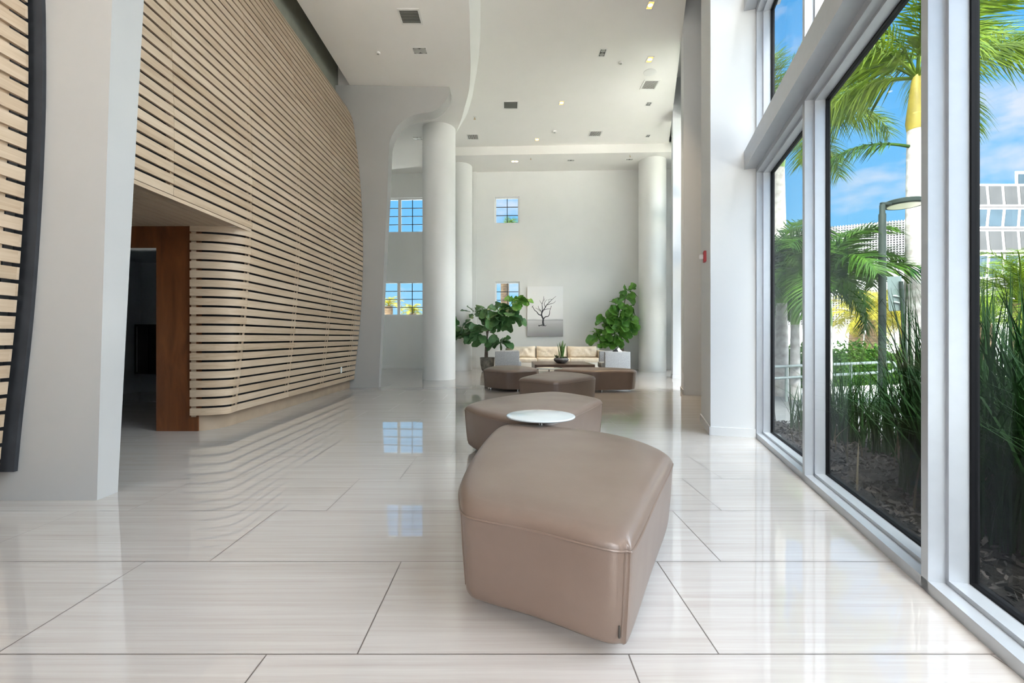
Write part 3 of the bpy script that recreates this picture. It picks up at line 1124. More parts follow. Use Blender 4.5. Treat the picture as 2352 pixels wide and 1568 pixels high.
# ------------------------------------------------------------------ sofa
SX0, SX1, SY = -0.05, 2.86, 12.98
sfa = thing('sofa', (1.4, 13.45, 0), 'long cream sofa with wrinkled back cushions against the far wall', 'sofa')
mb = MB()
mb.rbox(((SX0 + SX1) / 2, SY + 0.46, 0.20), (SX1 - SX0, 0.88, 0.26), 0.02, 2)
mb.build('base', M['cream_base'], sfa, sfa.location, smooth=40)
mb = MB()
mb.rbox(((SX0 + SX1) / 2, SY + 0.85, 0.48), (SX1 - SX0, 0.14, 0.50), 0.03, 2)
mb.build('backrest', M['cream_base'], sfa, sfa.location, smooth=40)
cushion_src = None
cxs = [(0.42, 0.89), (1.36, 0.93), (2.30, 0.90)]
for i, (c, wd) in enumerate(cxs):
    mb = MB()
    mb.rbox((c, SY + 0.40, 0.385), (wd + 0.02, 0.80, 0.13), 0.045, 4)
    mb.build('seat_cushion', M['cream'], sfa, sfa.location, smooth=60)
    bm = bmesh.new()
    bmesh.ops.create_grid(bm, x_segments=18, y_segments=10, size=0.5)
    rr = random.Random(40 + i)
    fr_, bk = [], []
    nx_, ny_ = 18, 10
    W_, H_ = wd - 0.02, 0.345
    mbx = MB()
    rows = []
    ph = rr.uniform(0, 6)
    for j in range(ny_ + 1):
        row = []
        for k in range(nx_ + 1):
            s, t = k / nx_ * 2 - 1, j / ny_ * 2 - 1
            th = max(0.0, (1 - s ** 6) * (1 - t ** 6)) ** 0.5
            fold = 0.018 * math.sin(7 * s + 3.2 * t * (1 if s > 0 else -1) + ph) * (1 - t * t) + 0.012 * math.sin(15 * s * (1 - 0.3 * t) + 5 * t + ph * 2)
            sag = -0.015 * (1 - s * s) * (1 if t > 0.7 else 0)
            row.append((c + s * W_ / 2, SY + 0.62 - 0.11 * th + fold * th + 0.10 * (t * 0.5), 0.44 + (t + 1) / 2 * H_ + sag * t))
        rows.append(row)
    mbx.loft(rows, False, False, closed=False)
    rows2 = [[(x, SY + 0.74 + 0.05 * ((z - 0.44) / H_ * 2 - 1), z) for x, y, z in row] for row in rows]
    mbx.loft(rows2, False, False, closed=False)
    # side skirts closing the pillow
    rim = [rows[0], rows2[0]]
    mbx.loft([rows[0], rows2[0]], False, False, closed=False)
    mbx.loft([rows[-1], rows2[-1]], False, False, closed=False)
    mbx.loft([[r[0] for r in rows], [r[0] for r in rows2]], False, False, closed=False)
    mbx.loft([[r[-1] for r in rows], [r[-1] for r in rows2]], False, False, closed=False)
    bm.free()
    mbx.build('back_cushion', M['cream'], sfa, sfa.location, smooth=60)
for c in (SX0 + 0.02, SX1 - 0.03):
    mb = MB()
    mb.rbox((c, SY + 0.46, 0.40), (0.14, 0.88, 0.52), 0.03, 2)
    mb.build('armrest', M['cream'], sfa, sfa.location, smooth=40)
for lx, ly in ((SX0 + 0.1, SY + 0.1), (SX1 - 0.1, SY + 0.1), (SX0 + 0.1, SY + 0.8), (SX1 - 0.1, SY + 0.8)):
    mb = MB()
    mb.lathe([(0.02, 0), (0.02, 0.08)], (lx, ly, 0), 12)
    mb.build('leg', M['chrome'], sfa, sfa.location)


def armchair(loc, flip, label, ztop):
    """cube armchair, side-on to the camera; flip=1 faces +X, -1 faces -X; loc is the middle of its camera-facing side"""
    x0, y0 = loc
    root = thing('armchair', (x0, y0 + 0.36, 0), label, 'armchair', 'grey tweed armchairs')
    o = root.location
    for yy in (y0 + 0.05, y0 + 0.69):
        mb = MB()
        mb.rbox((x0, yy, (0.10 + ztop) / 2), (0.63, 0.11, ztop - 0.10), 0.018, 3)
        mb.build('armrest', M['grey_fabric'], root, o, smooth=50)
    mb = MB()
    mb.rbox((x0 - flip * 0.25, y0 + 0.37, (0.10 + ztop) / 2), (0.12, 0.54, ztop - 0.10), 0.018, 3)
    mb.build('backrest', M['grey_fabric'], root, o, smooth=50)
    mb = MB()
    mb.rbox((x0 + flip * 0.06, y0 + 0.37, 0.20), (0.54, 0.54, 0.20), 0.015, 2)
    mb.build('seat_base', M['grey_fabric'], root, o, smooth=50)
    mb = MB()
    mb.rbox((x0 + flip * 0.08, y0 + 0.37, 0.36), (0.58, 0.53, 0.14), 0.035, 4)
    mb.build('seat_cushion', M['grey_fabric'], root, o, smooth=60)
    for sx in (-1, 1):
        for yy in (y0 + 0.06, y0 + 0.68):
            mb = MB()
            mb.lathe([(0.012, 0), (0.018, 0.10)], (x0 + sx * 0.27, yy, 0), 10)
            mb.build('leg', M['chrome'], root, o)
    return root


armchair((0.0, 11.5), 1, 'grey tweed cube armchair at the left end of the sofa', 0.70)
armchair((2.712, 10.9), -1, 'grey tweed cube armchair at the right end of the sofa, holding a pillow', 0.70)
pw = thing('throw_pillow', (2.80, 11.25, 0.43), 'black and white throw pillow peeking over the right armchair', 'pillow')


def pillow(mb, c, w, h, t, rz, tilt, ry=0.0):
    n = 10
    Mx = Matrix.Translation(c) @ Matrix.Rotation(rz, 4, 'Z') @ Matrix.Rotation(tilt, 4, 'X') @ Matrix.Rotation(ry, 4, 'Y')
    for sgn in (1, -1):
        rows = []
        for j in range(n + 1):
            row = []
            for k in range(n + 1):
                s, q = k / n * 2 - 1, j / n * 2 - 1
                th = ((1 - s * s) * (1 - q * q)) ** 0.45 * t / 2
                pin = 1 - 0.08 * (1 - abs(s)) * 0 - 0.10 * (1 - q * q) * abs(s) ** 3
                row.append(Mx @ Vector((s * w / 2 * pin, sgn * th, q * h / 2 * (1 - 0.10 * (1 - s * s) * abs(q) ** 3))))
            rows.append(row)
        mb.loft(rows, False, False, closed=False)


mb = MB()
pillow(mb, (2.83, 11.28, 0.60), 0.30, 0.30, 0.10, 0.2, 0.2, 0.7)
mb.build('white_side', M['white_cloth'], pw, pw.location, smooth=70)
mb = MB()
pillow(mb, (2.72, 11.22, 0.60), 0.28, 0.28, 0.10, 0.1, 0.25, 0.9)
mb.build('black_side', M['black'], pw, pw.location, smooth=70)

# ------------------------------------------------------------------ fiddle leaf figs
def fig_leaf(mb, base, direction, length, roll, rnd):
    """broad fiddle shaped blade starting at base, drooping along direction"""
    d = Vector(direction).normalized()
    up = Vector((0, 0, 1))
    side = d.cross(Vector((rnd.uniform(-0.5, 0.5), -rnd.uniform(0.2, 1.0), rnd.uniform(0.1, 0.9))))
    if side.length < 0.1:
        side = Vector((1, 0, 0))
    side.normalize()
    nrm = side.cross(d).normalized()
    rot = Matrix.Rotation(roll, 3, d)
    side, nrm = rot @ side, rot @ nrm
    W = [0.03, 0.30, 0.36, 0.34, 0.46, 0.62, 0.66, 0.52, 0.12]
    n = len(W) - 1
    rows = []
    droop = rnd.uniform(0.15, 0.5)
    cup = rnd.uniform(0.1, 0.3)
    for i in range(n + 1):
        t = i / n
        c = Vector(base) + d * (length * t) - up * (droop * length * t * t * 0.8)
        hw = W[i] * length * 0.62
        row = []
        for k in (-1, -0.55, 0, 0.55, 1):
            wav = 0.035 * length * math.sin(i * 1.9 + k * 2.0) * abs(k)
            row.append(c + side * (hw * k) + nrm * (cup * hw * (abs(k) ** 1.5) + wav))
        rows.append(row)
    mb.loft(rows, False, False, closed=False)


def fig_tree(root_loc, label, pot_r, pot_h, trunk_pts, branches, clusters, matl, seed, pot=True):
    rnd = random.Random(seed)
    root = thing('fiddle_leaf_fig', root_loc, label, 'potted tree')
    o = root.location
    x, y, _ = root_loc
    mb = MB()
    mb.lathe([(pot_r * 0.62, 0), (pot_r * 0.75, 0.03), (pot_r * 0.93, pot_h * 0.45), (pot_r, pot_h), (pot_r * 0.93, pot_h), (pot_r * 0.90, pot_h - 0.05)], (x, y, 0), 40)
    mb.build('pot', M['pot'], root, o, smooth=40)
    mb = MB()
    mb.lathe([(pot_r * 0.90, pot_h - 0.045), (0.01, pot_h - 0.035)], (x, y, 0), 24)
    mb.build('soil', M['soil'], root, o)
    mb = MB()
    for pth, r0, r1 in trunk_pts:
        m_ = len(pth)
        mb.tube(pth, [r0 + (r1 - r0) * i / (m_ - 1) for i in range(m_)], 8)
    for pth in branches:
        m_ = len(pth)
        mb.tube(pth, [0.016 - 0.008 * i / (m_ - 1) for i in range(m_)], 6)
    mb.build('trunk', M['bark'], root, o, smooth=60)
    mb = MB()
    for c, r, n, ln in clusters:
        for i in range(int(n * 1.15)):
            th = rnd.uniform(0, 2 * PI)
            ph = rnd.uniform(-0.55, 0.95)
            d = Vector((math.cos(th) * math.cos(ph), math.sin(th) * math.cos(ph) * 0.8, math.sin(ph)))
            b = Vector(c) + d * r * rnd.uniform(0.05, 0.75)
            d2 = (d + Vector((0, -0.35, -0.25)) * rnd.uniform(0.3, 1.0)).normalized()
            fig_leaf(mb, b, d2, ln * rnd.uniform(0.85, 1.3), rnd.uniform(-0.9, 0.9), rnd)
    mb.build('foliage', matl, root, o, smooth=70)
    return root


Yt = 13.9
P = lambda px, py, dy=0.0: tuple(at(px, py, Yt + dy))
base = (at(1119.5, 850, Yt).x, Yt, 0)
trunk = [([P(1115, 822), P(1116, 800), P(1118, 778), P(1121, 758)], 0.035, 0.028), ([P(1119, 822), P(1119, 800), P(1119, 776), P(1117, 752)], 0.028, 0.02),
         ([P(1121, 758), P(1128, 742), P(1138, 722), P(1152, 705)], 0.024, 0.012)]
br = [[P(1121, 758), P(1105, 752), P(1085, 757), P(1066, 750)], [P(1117, 752), P(1108, 735), P(1100, 715), P(1090, 705)], [P(1125, 762), P(1136, 767), P(1144, 775)], [P(1138, 722), P(1165, 712), P(1190, 696)], [P(1128, 742), P(1118, 722), P(1122, 712)]]
s = Yt / F
clus = [(P(1062, 752, -0.2), 20 * s, 12, 24 * s), (P(1068, 770, -0.2), 12 * s, 6, 24 * s), (P(1090, 720, -0.1), 18 * s, 10, 20 * s), (P(1094, 766, -0.25), 16 * s, 9, 25 * s), (P(1106, 752, -0.35), 16 * s, 9, 25 * s), (P(1127, 722, 0.0), 20 * s, 12, 22 * s),
        (P(1147, 722, -0.3), 26 * s, 16, 26 * s), (P(1168, 722, -0.3), 22 * s, 14, 25 * s), (P(1140, 735, -0.3), 20 * s, 10, 25 * s), (P(1148, 785, -0.2), 14 * s, 14, 22 * s)]
lt = fig_tree(base, 'fiddle leaf fig in a grey glazed pot leaning right across the square window', 0.235, 0.43, trunk, br, clus, M['fig_dark'], 11)
rnd = random.Random(3)
mb = MB()
for c, r, n, ln in [(P(1185, 695, -0.3), 20 * s, 13, 21 * s), (P(1200, 690, -0.3), 12 * s, 7, 20 * s), (P(1172, 703, -0.35), 14 * s, 6, 22 * s)]:
    for i in range(n):
        th = rnd.uniform(0, 2 * PI)
        d = Vector((math.cos(th), math.sin(th) * 0.5, rnd.uniform(-0.3, 0.5)))
        fig_leaf(mb, Vector(c) + d * r * 0.5, d + Vector((0.3, -0.2, 0)), ln, rnd.uniform(-0.8, 0.8), rnd)
tag(mb.build('upper_foliage', M['fig_light'], lt, lt.location, smooth=70), 'lighter young leaves at the top')
Yt = 14.2
s = Yt / F
base = (at(1429, 850, Yt).x, Yt, 0)
trunk = [([P(1428, 830), P(1427, 800), P(1424, 770), P(1420, 745)], 0.04, 0.03), ([P(1432, 830), P(1431, 800), P(1427, 775), P(1421, 750)], 0.03, 0.02), ([P(1420, 745), P(1428, 720), P(1434, 695), P(1440, 672)], 0.025, 0.01)]
br = [[P(1421, 748), P(1408, 735), P(1393, 730)], [P(1420, 750), P(1400, 762), P(1380, 762)], [P(1428, 742), P(1440, 740), P(1448, 735)], [P(1430, 712), P(1420, 705), P(1412, 700)], [P(1412, 760), P(1392, 778), P(1382, 785)]]
clus = [(P(1441, 668, -0.1), 8 * s, 6, 20 * s), (P(1436, 682, -0.1), 10 * s, 7, 20 * s), (P(1424, 704, -0.2), 16 * s, 10, 20 * s), (P(1440, 704, -0.2), 12 * s, 6, 22 * s), (P(1421, 726, -0.3), 18 * s, 14, 23 * s), (P(1392, 736, -0.2), 20 * s, 13, 22 * s), (P(1402, 748, -0.3), 16 * s, 10, 22 * s),
        (P(1433, 742, -0.3), 20 * s, 14, 22 * s), (P(1447, 738, -0.3), 11 * s, 10, 19 * s), (P(1418, 768, -0.3), 18 * s, 13, 22 * s), (P(1377, 775, -0.2), 18 * s, 13, 20 * s), (P(1388, 790, -0.2), 13 * s, 9, 20 * s), (P(1405, 782, -0.3), 13 * s, 8, 22 * s)]
fig_tree(base, 'bushy bright green fiddle leaf fig standing behind the right armchair', 0.22, 0.42, trunk, br, clus, M['fig_light'], 23)

# ------------------------------------------------------------------ picture
def art_mat():
    k = NT('misty_beach_print')
    P_ = k.n('ShaderNodeTexCoord').outputs['Object']
    sp = k.n('ShaderNodeSeparateXYZ')
    k.l(P_, sp.inputs[0])
    g = k.n('ShaderNodeCombineXYZ')
    k.l(k.math('MULTIPLY', sp.outputs[0], 1.2), g.inputs[0])
    k.l(k.math('MULTIPLY', sp.outputs[2], 16.0), g.inputs[2])
    nz = k.noise(g.outputs[0], 1.5, 4, 0.6)
    z = k.math('ADD', k.math('DIVIDE', sp.outputs[2], 1.66), k.math('MULTIPLY', k.math('SUBTRACT', nz, 0.5), 0.06))
    col = k.ramp(z, [(0.0, (0.27, 0.27, 0.27)), (0.24, (0.52, 0.52, 0.52)), (0.30, (0.64, 0.64, 0.64)), (0.325, (0.46, 0.46, 0.47)), (0.35, (0.88, 0.88, 0.88)), (0.62, (0.94, 0.94, 0.93)), (1.0, (0.90, 0.90, 0.89))])
    k.set(col, 0.06, 0, 0.5)
    return k.m


M['art'] = art_mat()
M['ink'] = plain('charcoal_ink', (0.02, 0.02, 0.022), 0.2, var=0.2)
s0, s1 = fs(1211), fs(1293)
zb, zt_ = fz(772, 1252), fz(658, 1252)
pc = thing('picture', (*fpt((s0 + s1) / 2, -0.02), zb), 'glossy print of a bare tree on a misty beach, hung above the sofa', 'picture')
mb = MB()
fbox(mb, s0, s1, -0.05, -0.013, zb, zt_)
mb.build('print', M['art'], pc, pc.location)


def art(zx, zy):
    """zoomed-photo coordinates (3.92x, origin 1000,600) to wall s,z"""
    px, py = 1000 + zx / 3.92, 600 + zy / 3.92
    return fs(px), fz(py, px)


def flat_branch(mb, pts, w0, w1):
    """thin printed stroke, 2 mm proud of the sheet"""
    P2 = [art(*p) for p in pts]
    P2 = cat_rom(P2, 3)
    m_ = len(P2)
    rows = []
    for i in range(m_):
        a, b = P2[max(i - 1, 0)], P2[min(i + 1, m_ - 1)]
        tx, tz = b[0] - a[0], b[1] - a[1]
        ln = math.hypot(tx, tz) or 1
        w = w0 + (w1 - w0) * i / (m_ - 1)
        l_ = (P2[i][0] - tz / ln * w, P2[i][1] + tx / ln * w)
        r_ = (P2[i][0] + tz / ln * w, P2[i][1] - tx / ln * w)
        rows.append([(*fpt(l_[0], -0.0512), l_[1]), (*fpt(r_[0], -0.0512), r_[1])])
    mb.loft(rows, False, False, closed=False)


mb = MB()
for pts, a, b in [([(975, 582), (968, 550), (970, 520), (957, 490), (958, 465), (972, 440)], 0.032, 0.018), ([(957, 488), (930, 478), (912, 455), (893, 440), (882, 420), (870, 402)], 0.018, 0.006), ([(870, 418), (876, 405), (884, 400)], 0.008, 0.004),
                  ([(958, 465), (945, 440), (930, 425), (925, 400)], 0.012, 0.004), ([(945, 450), (920, 430), (900, 420)], 0.008, 0.003), ([(960, 460), (962, 420), (960, 385), (972, 350), (975, 315)], 0.014, 0.004), ([(960, 385), (945, 365), (938, 350)], 0.008, 0.003),
                  ([(972, 440), (990, 415), (1000, 395), (1020, 375), (1050, 345), (1085, 315)], 0.016, 0.004), ([(1000, 395), (1030, 385), (1065, 375), (1083, 355)], 0.010, 0.003), ([(990, 415), (980, 385), (990, 360), (1005, 345)], 0.010, 0.003),
                  ([(972, 440), (1005, 430), (1035, 425), (1042, 400)], 0.010, 0.003), ([(972, 520), (990, 500), (1015, 495), (1028, 470), (1030, 440), (1045, 405)], 0.018, 0.005), ([(975, 360), (985, 335)], 0.006, 0.003), ([(1020, 375), (1022, 350)], 0.006, 0.003),
                  ([(1050, 345), (1030, 342), (1012, 350)], 0.006, 0.003), ([(925, 576), (950, 578), (985, 580), (1000, 574)], 0.010, 0.006), ([(930, 584), (965, 570), (990, 584)], 0.012, 0.008)]:
    flat_branch(mb, pts, a, b)
tag(mb.build('printed_tree', M['ink'], pc, pc.location), 'black bare tree motif of the print')

# ------------------------------------------------------------------ small wall fittings
al = thing('fire_alarm_strobe', (*uw(-0.386, -0.45), 1.99), 'red fire alarm strobe on the side of the broad white pier', 'fire alarm')
mb = MB()
cxy = uw(-0.386, -0.452)
mb.rbox((cxy[0], cxy[1], 1.99), (0.03, 0.10, 0.128), 0.008, 2, rz=-TH)
mb.build('housing', M['red'], al, al.location)
mb = MB()
cxy = uw(-0.386, -0.485)
mb.rbox((cxy[0], cxy[1], 1.99), (0.05, 0.035, 0.06), 0.02, 3, rz=-TH)
mb.build('strobe_lens', M['clear_plastic'], al, al.location, smooth=60)


def outlet(loc, rz, label):
    root = thing('outlet', loc, label, 'outlet')
    mb = MB()
    mb.rbox((0, 0, 0), (0.008, 0.07, 0.115), 0.003, 2)
    a = mb.build('plate', M['white_trim'], root)
    a.rotation_euler.z = rz
    for dz in (-0.024, 0.024):
        m2 = MB()
        m2.rbox((0.004, 0, dz), (0.004, 0.032, 0.03), 0.001, 1)
        m2.rbox((0.0062, -0.008, dz), (0.001, 0.004, 0.012), 0, 1)
        m2.rbox((0.0062, 0.008, dz), (0.001, 0.004, 0.012), 0, 1)
        b = m2.build('socket', M['vent_white'], a)
    return root


outlet((xp(0.43) + 0.006, 8.5, 0.43), 0, 'white outlet plate low on the slatted wall near the far rib')
ou = uw(-3.68, -0.443)
outlet((ou[0], ou[1], 0.44), PI - TH, 'white outlet plate low on the side of the shaded pier')

# ------------------------------------------------------------------ ceiling fittings
def vent(name, x, y, z, w, d, label, along='y', n=9, dark=False):
    root = thing(name, (x, y, z), label, 'ceiling vent', 'square air vents in the ceilings')
    fr = MB()
    t = 0.028
    fr.box(-w / 2, w / 2, -d / 2, -d / 2 + t, -0.012, 0.004)
    fr.box(-w / 2, w / 2, d / 2 - t, d / 2, -0.012, 0.004)
    fr.box(-w / 2, -w / 2 + t, -d / 2 + t, d / 2 - t, -0.012, 0.004)
    fr.box(w / 2 - t, w / 2, -d / 2 + t, d / 2 - t, -0.012, 0.004)
    fr.build('frame', M['vent_white'], root)
    vo = MB()
    vo.box(-w / 2 + t, w / 2 - t, -d / 2 + t, d / 2 - t, -0.003, 0.0)
    vo.build('void', M['vent_dark'], root)
    sl = MB()
    iw, idp = w - 2 * t, d - 2 * t
    for i in range(n):
        q = (i + 0.5) / n
        if along == 'y':
            x0 = -iw / 2 + iw * q
            sl.rbox((x0, 0, -0.008), (iw / n * 0.36, idp, 0.006), 0, 1)
        else:
            y0 = -idp / 2 + idp * q
            sl.rbox((0, y0, -0.008), (iw, idp / n * 0.62, 0.004), 0, 1, rx=0.5)
    sl.build('louvre', M['vent_mid'] if along == 'x' else M['vent_white'], root)
    return root


vent('ceiling_vent', -1.60, 7.32, Z_LOW, 0.36, 0.36, 'square louvred vent on the lower curved ceiling, nearest of the vents', 'x', 9)
vent('ceiling_vent', 0.087, 11.13, Z_CEIL, 0.39, 0.38, 'dark louvred vent on the main ceiling near its curved edge', 'x', 11)
vent('ceiling_vent', 3.29, 10.24, Z_CEIL, 0.36, 0.38, 'barred ceiling vent just beyond the round speaker', 'y', 11)
vent('ceiling_vent', -1.0, 12.9, Z_CEIL, 0.35, 0.36, 'barred ceiling vent beside the column top and curved fascia', 'y', 11)
vent('ceiling_vent', 2.52, 12.69, Z_CEIL, 0.37, 0.34, 'barred ceiling vent near the far soffit, right of centre', 'y', 11)


def downlight(x, y, z, w, d, lit, label, lamps=1):
    root = thing('downlight', (x, y, z), label, 'downlight', 'lit recessed downlights' if lit else 'unlit recessed downlights')
    fr = MB()
    t = 0.018
    fr.box(-w / 2, w / 2, -d / 2, -d / 2 + t, -0.008, 0.004)
    fr.box(-w / 2, w / 2, d / 2 - t, d / 2, -0.008, 0.004)
    fr.box(-w / 2, -w / 2 + t, -d / 2 + t, d / 2 - t, -0.008, 0.004)
    fr.box(w / 2 - t, w / 2, -d / 2 + t, d / 2 - t, -0.008, 0.004)
    fr.build('trim_frame', M['vent_white'], root)
    ho = MB()
    ho.box(-w / 2 + t, w / 2 - t, -d / 2 + t, d / 2 - t, -0.003, 0.0)
    ho.build('housing', M['lamp_glow'] if lit else M['vent_dark'], root)
    for i in range(lamps):
        la = MB()
        off = 0 if lamps == 1 else (i - 0.5) * max(w, d) * 0.46
        ox, oy = (off, 0) if w > d else (0, off)
        r = min(w, d) * 0.5 - t - 0.008
        la.lathe([(r, -0.003), (r, -0.006), (r * 0.55, -0.010), (0.004, -0.011)], (ox, oy, 0), 20)
        la.build('lamp', M['lamp_on'] if lit else M['lamp_off'], root, smooth=50)
    return root


downlight(2.51, 7.79, Z_CEIL, 0.13, 0.21, True, 'lit amber downlight nearest the camera, by the window side')
downlight(2.99, 9.31, Z_CEIL, 0.14, 0.22, True, 'lit amber downlight just before the round ceiling speaker')
downlight(1.35, 11.03, Z_CEIL, 0.14, 0.20, True, 'lit amber downlight alone in the middle of the main ceiling')
downlight(0.88, 13.07, Z_CEIL, 0.14, 0.20, True, 'lit amber downlight at the far edge of the main ceiling')
downlight(0.24, 14.04, Z_SOF, 0.24, 0.15, True, 'lit wide downlight in the far dropped soffit', 2)
downlight(1.95, 9.09, Z_CEIL, 0.15, 0.26, False, 'unlit twin downlight near the centre of the main ceiling', 2)
downlight(3.53, 11.08, Z_CEIL, 0.14, 0.18, False, 'unlit square downlight beyond the barred vent, window side')
downlight(4.07, 12.84, Z_CEIL, 0.13, 0.17, False, 'unlit square downlight at far right corner of the main ceiling')
downlight(-1.61, 8.19, Z_LOW, 0.27, 0.20, False, 'unlit twin downlight on the lower curved ceiling behind its vent', 2)
downlight(-2.38, 11.8, Z_LOW, 0.26, 0.18, False, 'unlit downlight beside the front column on the lower ceiling', 2)
downlight(2.0, 13.96, Z_SOF, 0.23, 0.13, False, 'unlit wide downlight in the middle of the far soffit', 2)
downlight(3.82, 13.88, Z_SOF, 0.23, 0.13, False, 'unlit wide downlight in the far soffit near the right column', 2)


for i_, (x_, y_, z_) in enumerate(((2.51, 7.79, Z_CEIL), (2.99, 9.31, Z_CEIL), (1.35, 11.03, Z_CEIL), (0.88, 13.07, Z_CEIL), (0.24, 14.04, Z_SOF))):
    ld = bpy.data.lights.new('downlight_beam', 'SPOT')
    ld.energy = 110 if z_ > 6.7 else 50
    ld.spot_size = math.radians(52)
    ld.spot_blend = 0.7
    ld.shadow_soft_size = 0.04
    ld.color = (1.0, 0.72, 0.42)
    lo_b = bpy.data.objects.new('downlight_beam', ld)
    lo_b.location = (x_, y_, z_ - 0.03)
    C.objects.link(lo_b)


def disc(name, x, y, z, r, h, label, cat, group=None):
    root = thing(name, (x, y, z), label, cat, group)
    mb = MB()
    mb.lathe([(r, 0.002), (r, -h * 0.5), (r * 0.86, -h), (0.004, -h * 1.05)], (0, 0, 0), 32)
    mb.build('cover', M['vent_white'], root, smooth=40)
    if h > 0.02:
        mb = MB()
        mb.lathe([(r * 0.5, -h), (r * 0.45, -h * 1.25), (0.003, -h * 1.3)], (0, 0, 0), 20)
        mb.build('sensor', M['vent_mid'], root, smooth=40)
    return root


sp = disc('ceiling_speaker', 3.14, 9.76, Z_CEIL, 0.14, 0.012, 'round white ceiling speaker beside the lit downlight', 'speaker')
disc('smoke_detector', 2.41, 9.41, Z_CEIL, 0.042, 0.03, 'tiny round detector near the unlit twin downlight', 'detector', 'ceiling detectors')
disc('smoke_detector', 1.34, 12.56, Z_CEIL, 0.065, 0.035, 'white round smoke detector near the far soffit', 'detector', 'ceiling detectors')
disc('smoke_detector', -2.40, 8.25, Z_LOW, 0.042, 0.025, 'tiny round detector on the lower ceiling near the slatted wall', 'detector', 'ceiling detectors')


def sprinkler(x, y, z, label, r=0.03):
    root = thing('sprinkler', (x, y, z), label, 'sprinkler', 'ceiling sprinklers')
    mb = MB()
    mb.lathe([(r * 1.4, 0.02), (r * 1.4, -0.008), (r * 0.5, -0.012)], (0, 0, 0), 16)
    mb.build('escutcheon', M['vent_white'], root, smooth=40)
    mb = MB()
    mb.lathe([(r * 0.35, -0.01), (r * 0.35, -0.05), (r * 0.9, -0.055), (r * 0.9, -0.06)], (0, 0, 0), 12)
    mb.build('head', M['brass'], root, smooth=40)
    return root


sprinkler(-0.86, 11.74, Z_CEIL, 'brass pendant sprinkler beside the curved ceiling fascia', 0.035)
sprinkler(0.73, 13.75, Z_SOF, 'small sprinkler in the far soffit by the lit wide downlight', 0.025)
sprinkler(3.75, 13.55, Z_SOF, 'small sprinkler in the far soffit near the right column', 0.025)

# ------------------------------------------------------------------ outside: ground
M['mulch'] = None


def mulch_mat():
    k = NT('dark_bark_mulch')
    p = k.pos((1, 1, 1))
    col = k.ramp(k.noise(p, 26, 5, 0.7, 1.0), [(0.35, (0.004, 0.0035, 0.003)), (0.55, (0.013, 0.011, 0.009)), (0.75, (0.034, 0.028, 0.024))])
    k.set(col, 0.95, 0, 0.2)
    k.bump(k.noise(p, 30, 4, 0.7), 0.8, 0.03)
    return k.m


def brick_mat(name, c1, c2, mortar, scale, w=0.5, h=0.25, rough=0.8, vert=False):
    k = NT(name)
    b = k.n('ShaderNodeTexBrick')
    b.inputs['Color1'].default_value = (*c1, 1)
    b.inputs['Color2'].default_value = (*c2, 1)
    b.inputs['Mortar'].default_value = (*mortar, 1)
    b.inputs['Scale'].default_value = scale
    b.inputs['Mortar Size'].default_value = 0.012
    b.inputs['Brick Width'].default_value = w
    b.inputs['Row Height'].default_value = h
    k.l(k.pos(), b.inputs['Vector'])
    k.set(b.outputs[0], rough)
    return k.m


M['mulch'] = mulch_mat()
M['paver'] = brick_mat('grey_path_paver', (0.10, 0.105, 0.105), (0.13, 0.135, 0.13), (0.04, 0.04, 0.04), 2.2)
M['kerb'] = plain('pale_concrete_kerb', (0.33, 0.36, 0.35), 0.8, var=0.08)
M['street'] = plain('sunlit_concrete', (0.50, 0.49, 0.46), 0.85, var=0.06, vscale=1)
M['lawn'] = plain('lawn_green', (0.10, 0.17, 0.05), 0.9, var=0.4, vscale=3)
M['rail'] = plain('pale_grey_rail_paint', (0.21, 0.25, 0.235), 0.35, var=0.02)
M['post_dark'] = plain('dark_bronze_paint', (0.014, 0.022, 0.018), 0.65, spec=0.15, var=0.1)
M['lamp_lens'] = plain('pale_lamp_lens', (0.55, 0.55, 0.42), 0.3, var=0.03)
M['sign_back'] = plain('pale_grey_sign_metal', (0.09, 0.12, 0.115), 0.6, spec=0.2, var=0.04)
M['stucco'] = plain('bright_white_stucco', (0.46, 0.46, 0.46), 0.85, var=0.02, vscale=1)
M['pane_grey'] = plain('reflective_grey_pane', (0.10, 0.102, 0.105), 0.6, spec=0.1, var=0.1, vscale=0.6)
M['pane_blue'] = plain('blue_tinted_pane', (0.04, 0.062, 0.08), 0.7, spec=0.08, var=0.15, vscale=0.5)
M['screen'] = plain('grey_screen_metal', (0.17, 0.17, 0.175), 0.6, var=0.05)
M['screen_void'] = plain('screen_shadow_void', (0.04, 0.04, 0.045), 0.9, var=0.1)
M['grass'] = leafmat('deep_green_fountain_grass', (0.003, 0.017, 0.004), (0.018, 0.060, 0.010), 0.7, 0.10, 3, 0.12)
M['grass_dry'] = leafmat('dry_tan_grass', (0.06, 0.05, 0.028), (0.11, 0.09, 0.05), 0.8, 0.1, 6)
M['frond'] = leafmat('royal_palm_frond', (0.022, 0.066, 0.003), (0.155, 0.225, 0.010), 0.55, 0.30, 4.5, 0.15)
M['frond_mid'] = leafmat('mid_green_palm_frond', (0.009, 0.045, 0.003), (0.050, 0.120, 0.009), 0.55, 0.22, 4, 0.15)
M['frond_gold'] = leafmat('golden_palm_frond', (0.13, 0.15, 0.010), (0.32, 0.26, 0.025), 0.55, 0.28, 2.0, 0.15)
M['hedge'] = leafmat('green_hedge_leaf', (0.010, 0.045, 0.004), (0.060, 0.145, 0.011), 0.6, 0.2, 4, 0.12)
M['crownshaft'] = plain('yellow_green_crownshaft', (0.36, 0.28, 0.04), 0.5, var=0.25, vscale=2)
M['crownshaft_green'] = plain('green_crownshaft', (0.16, 0.26, 0.06), 0.3, var=0.25, vscale=2)


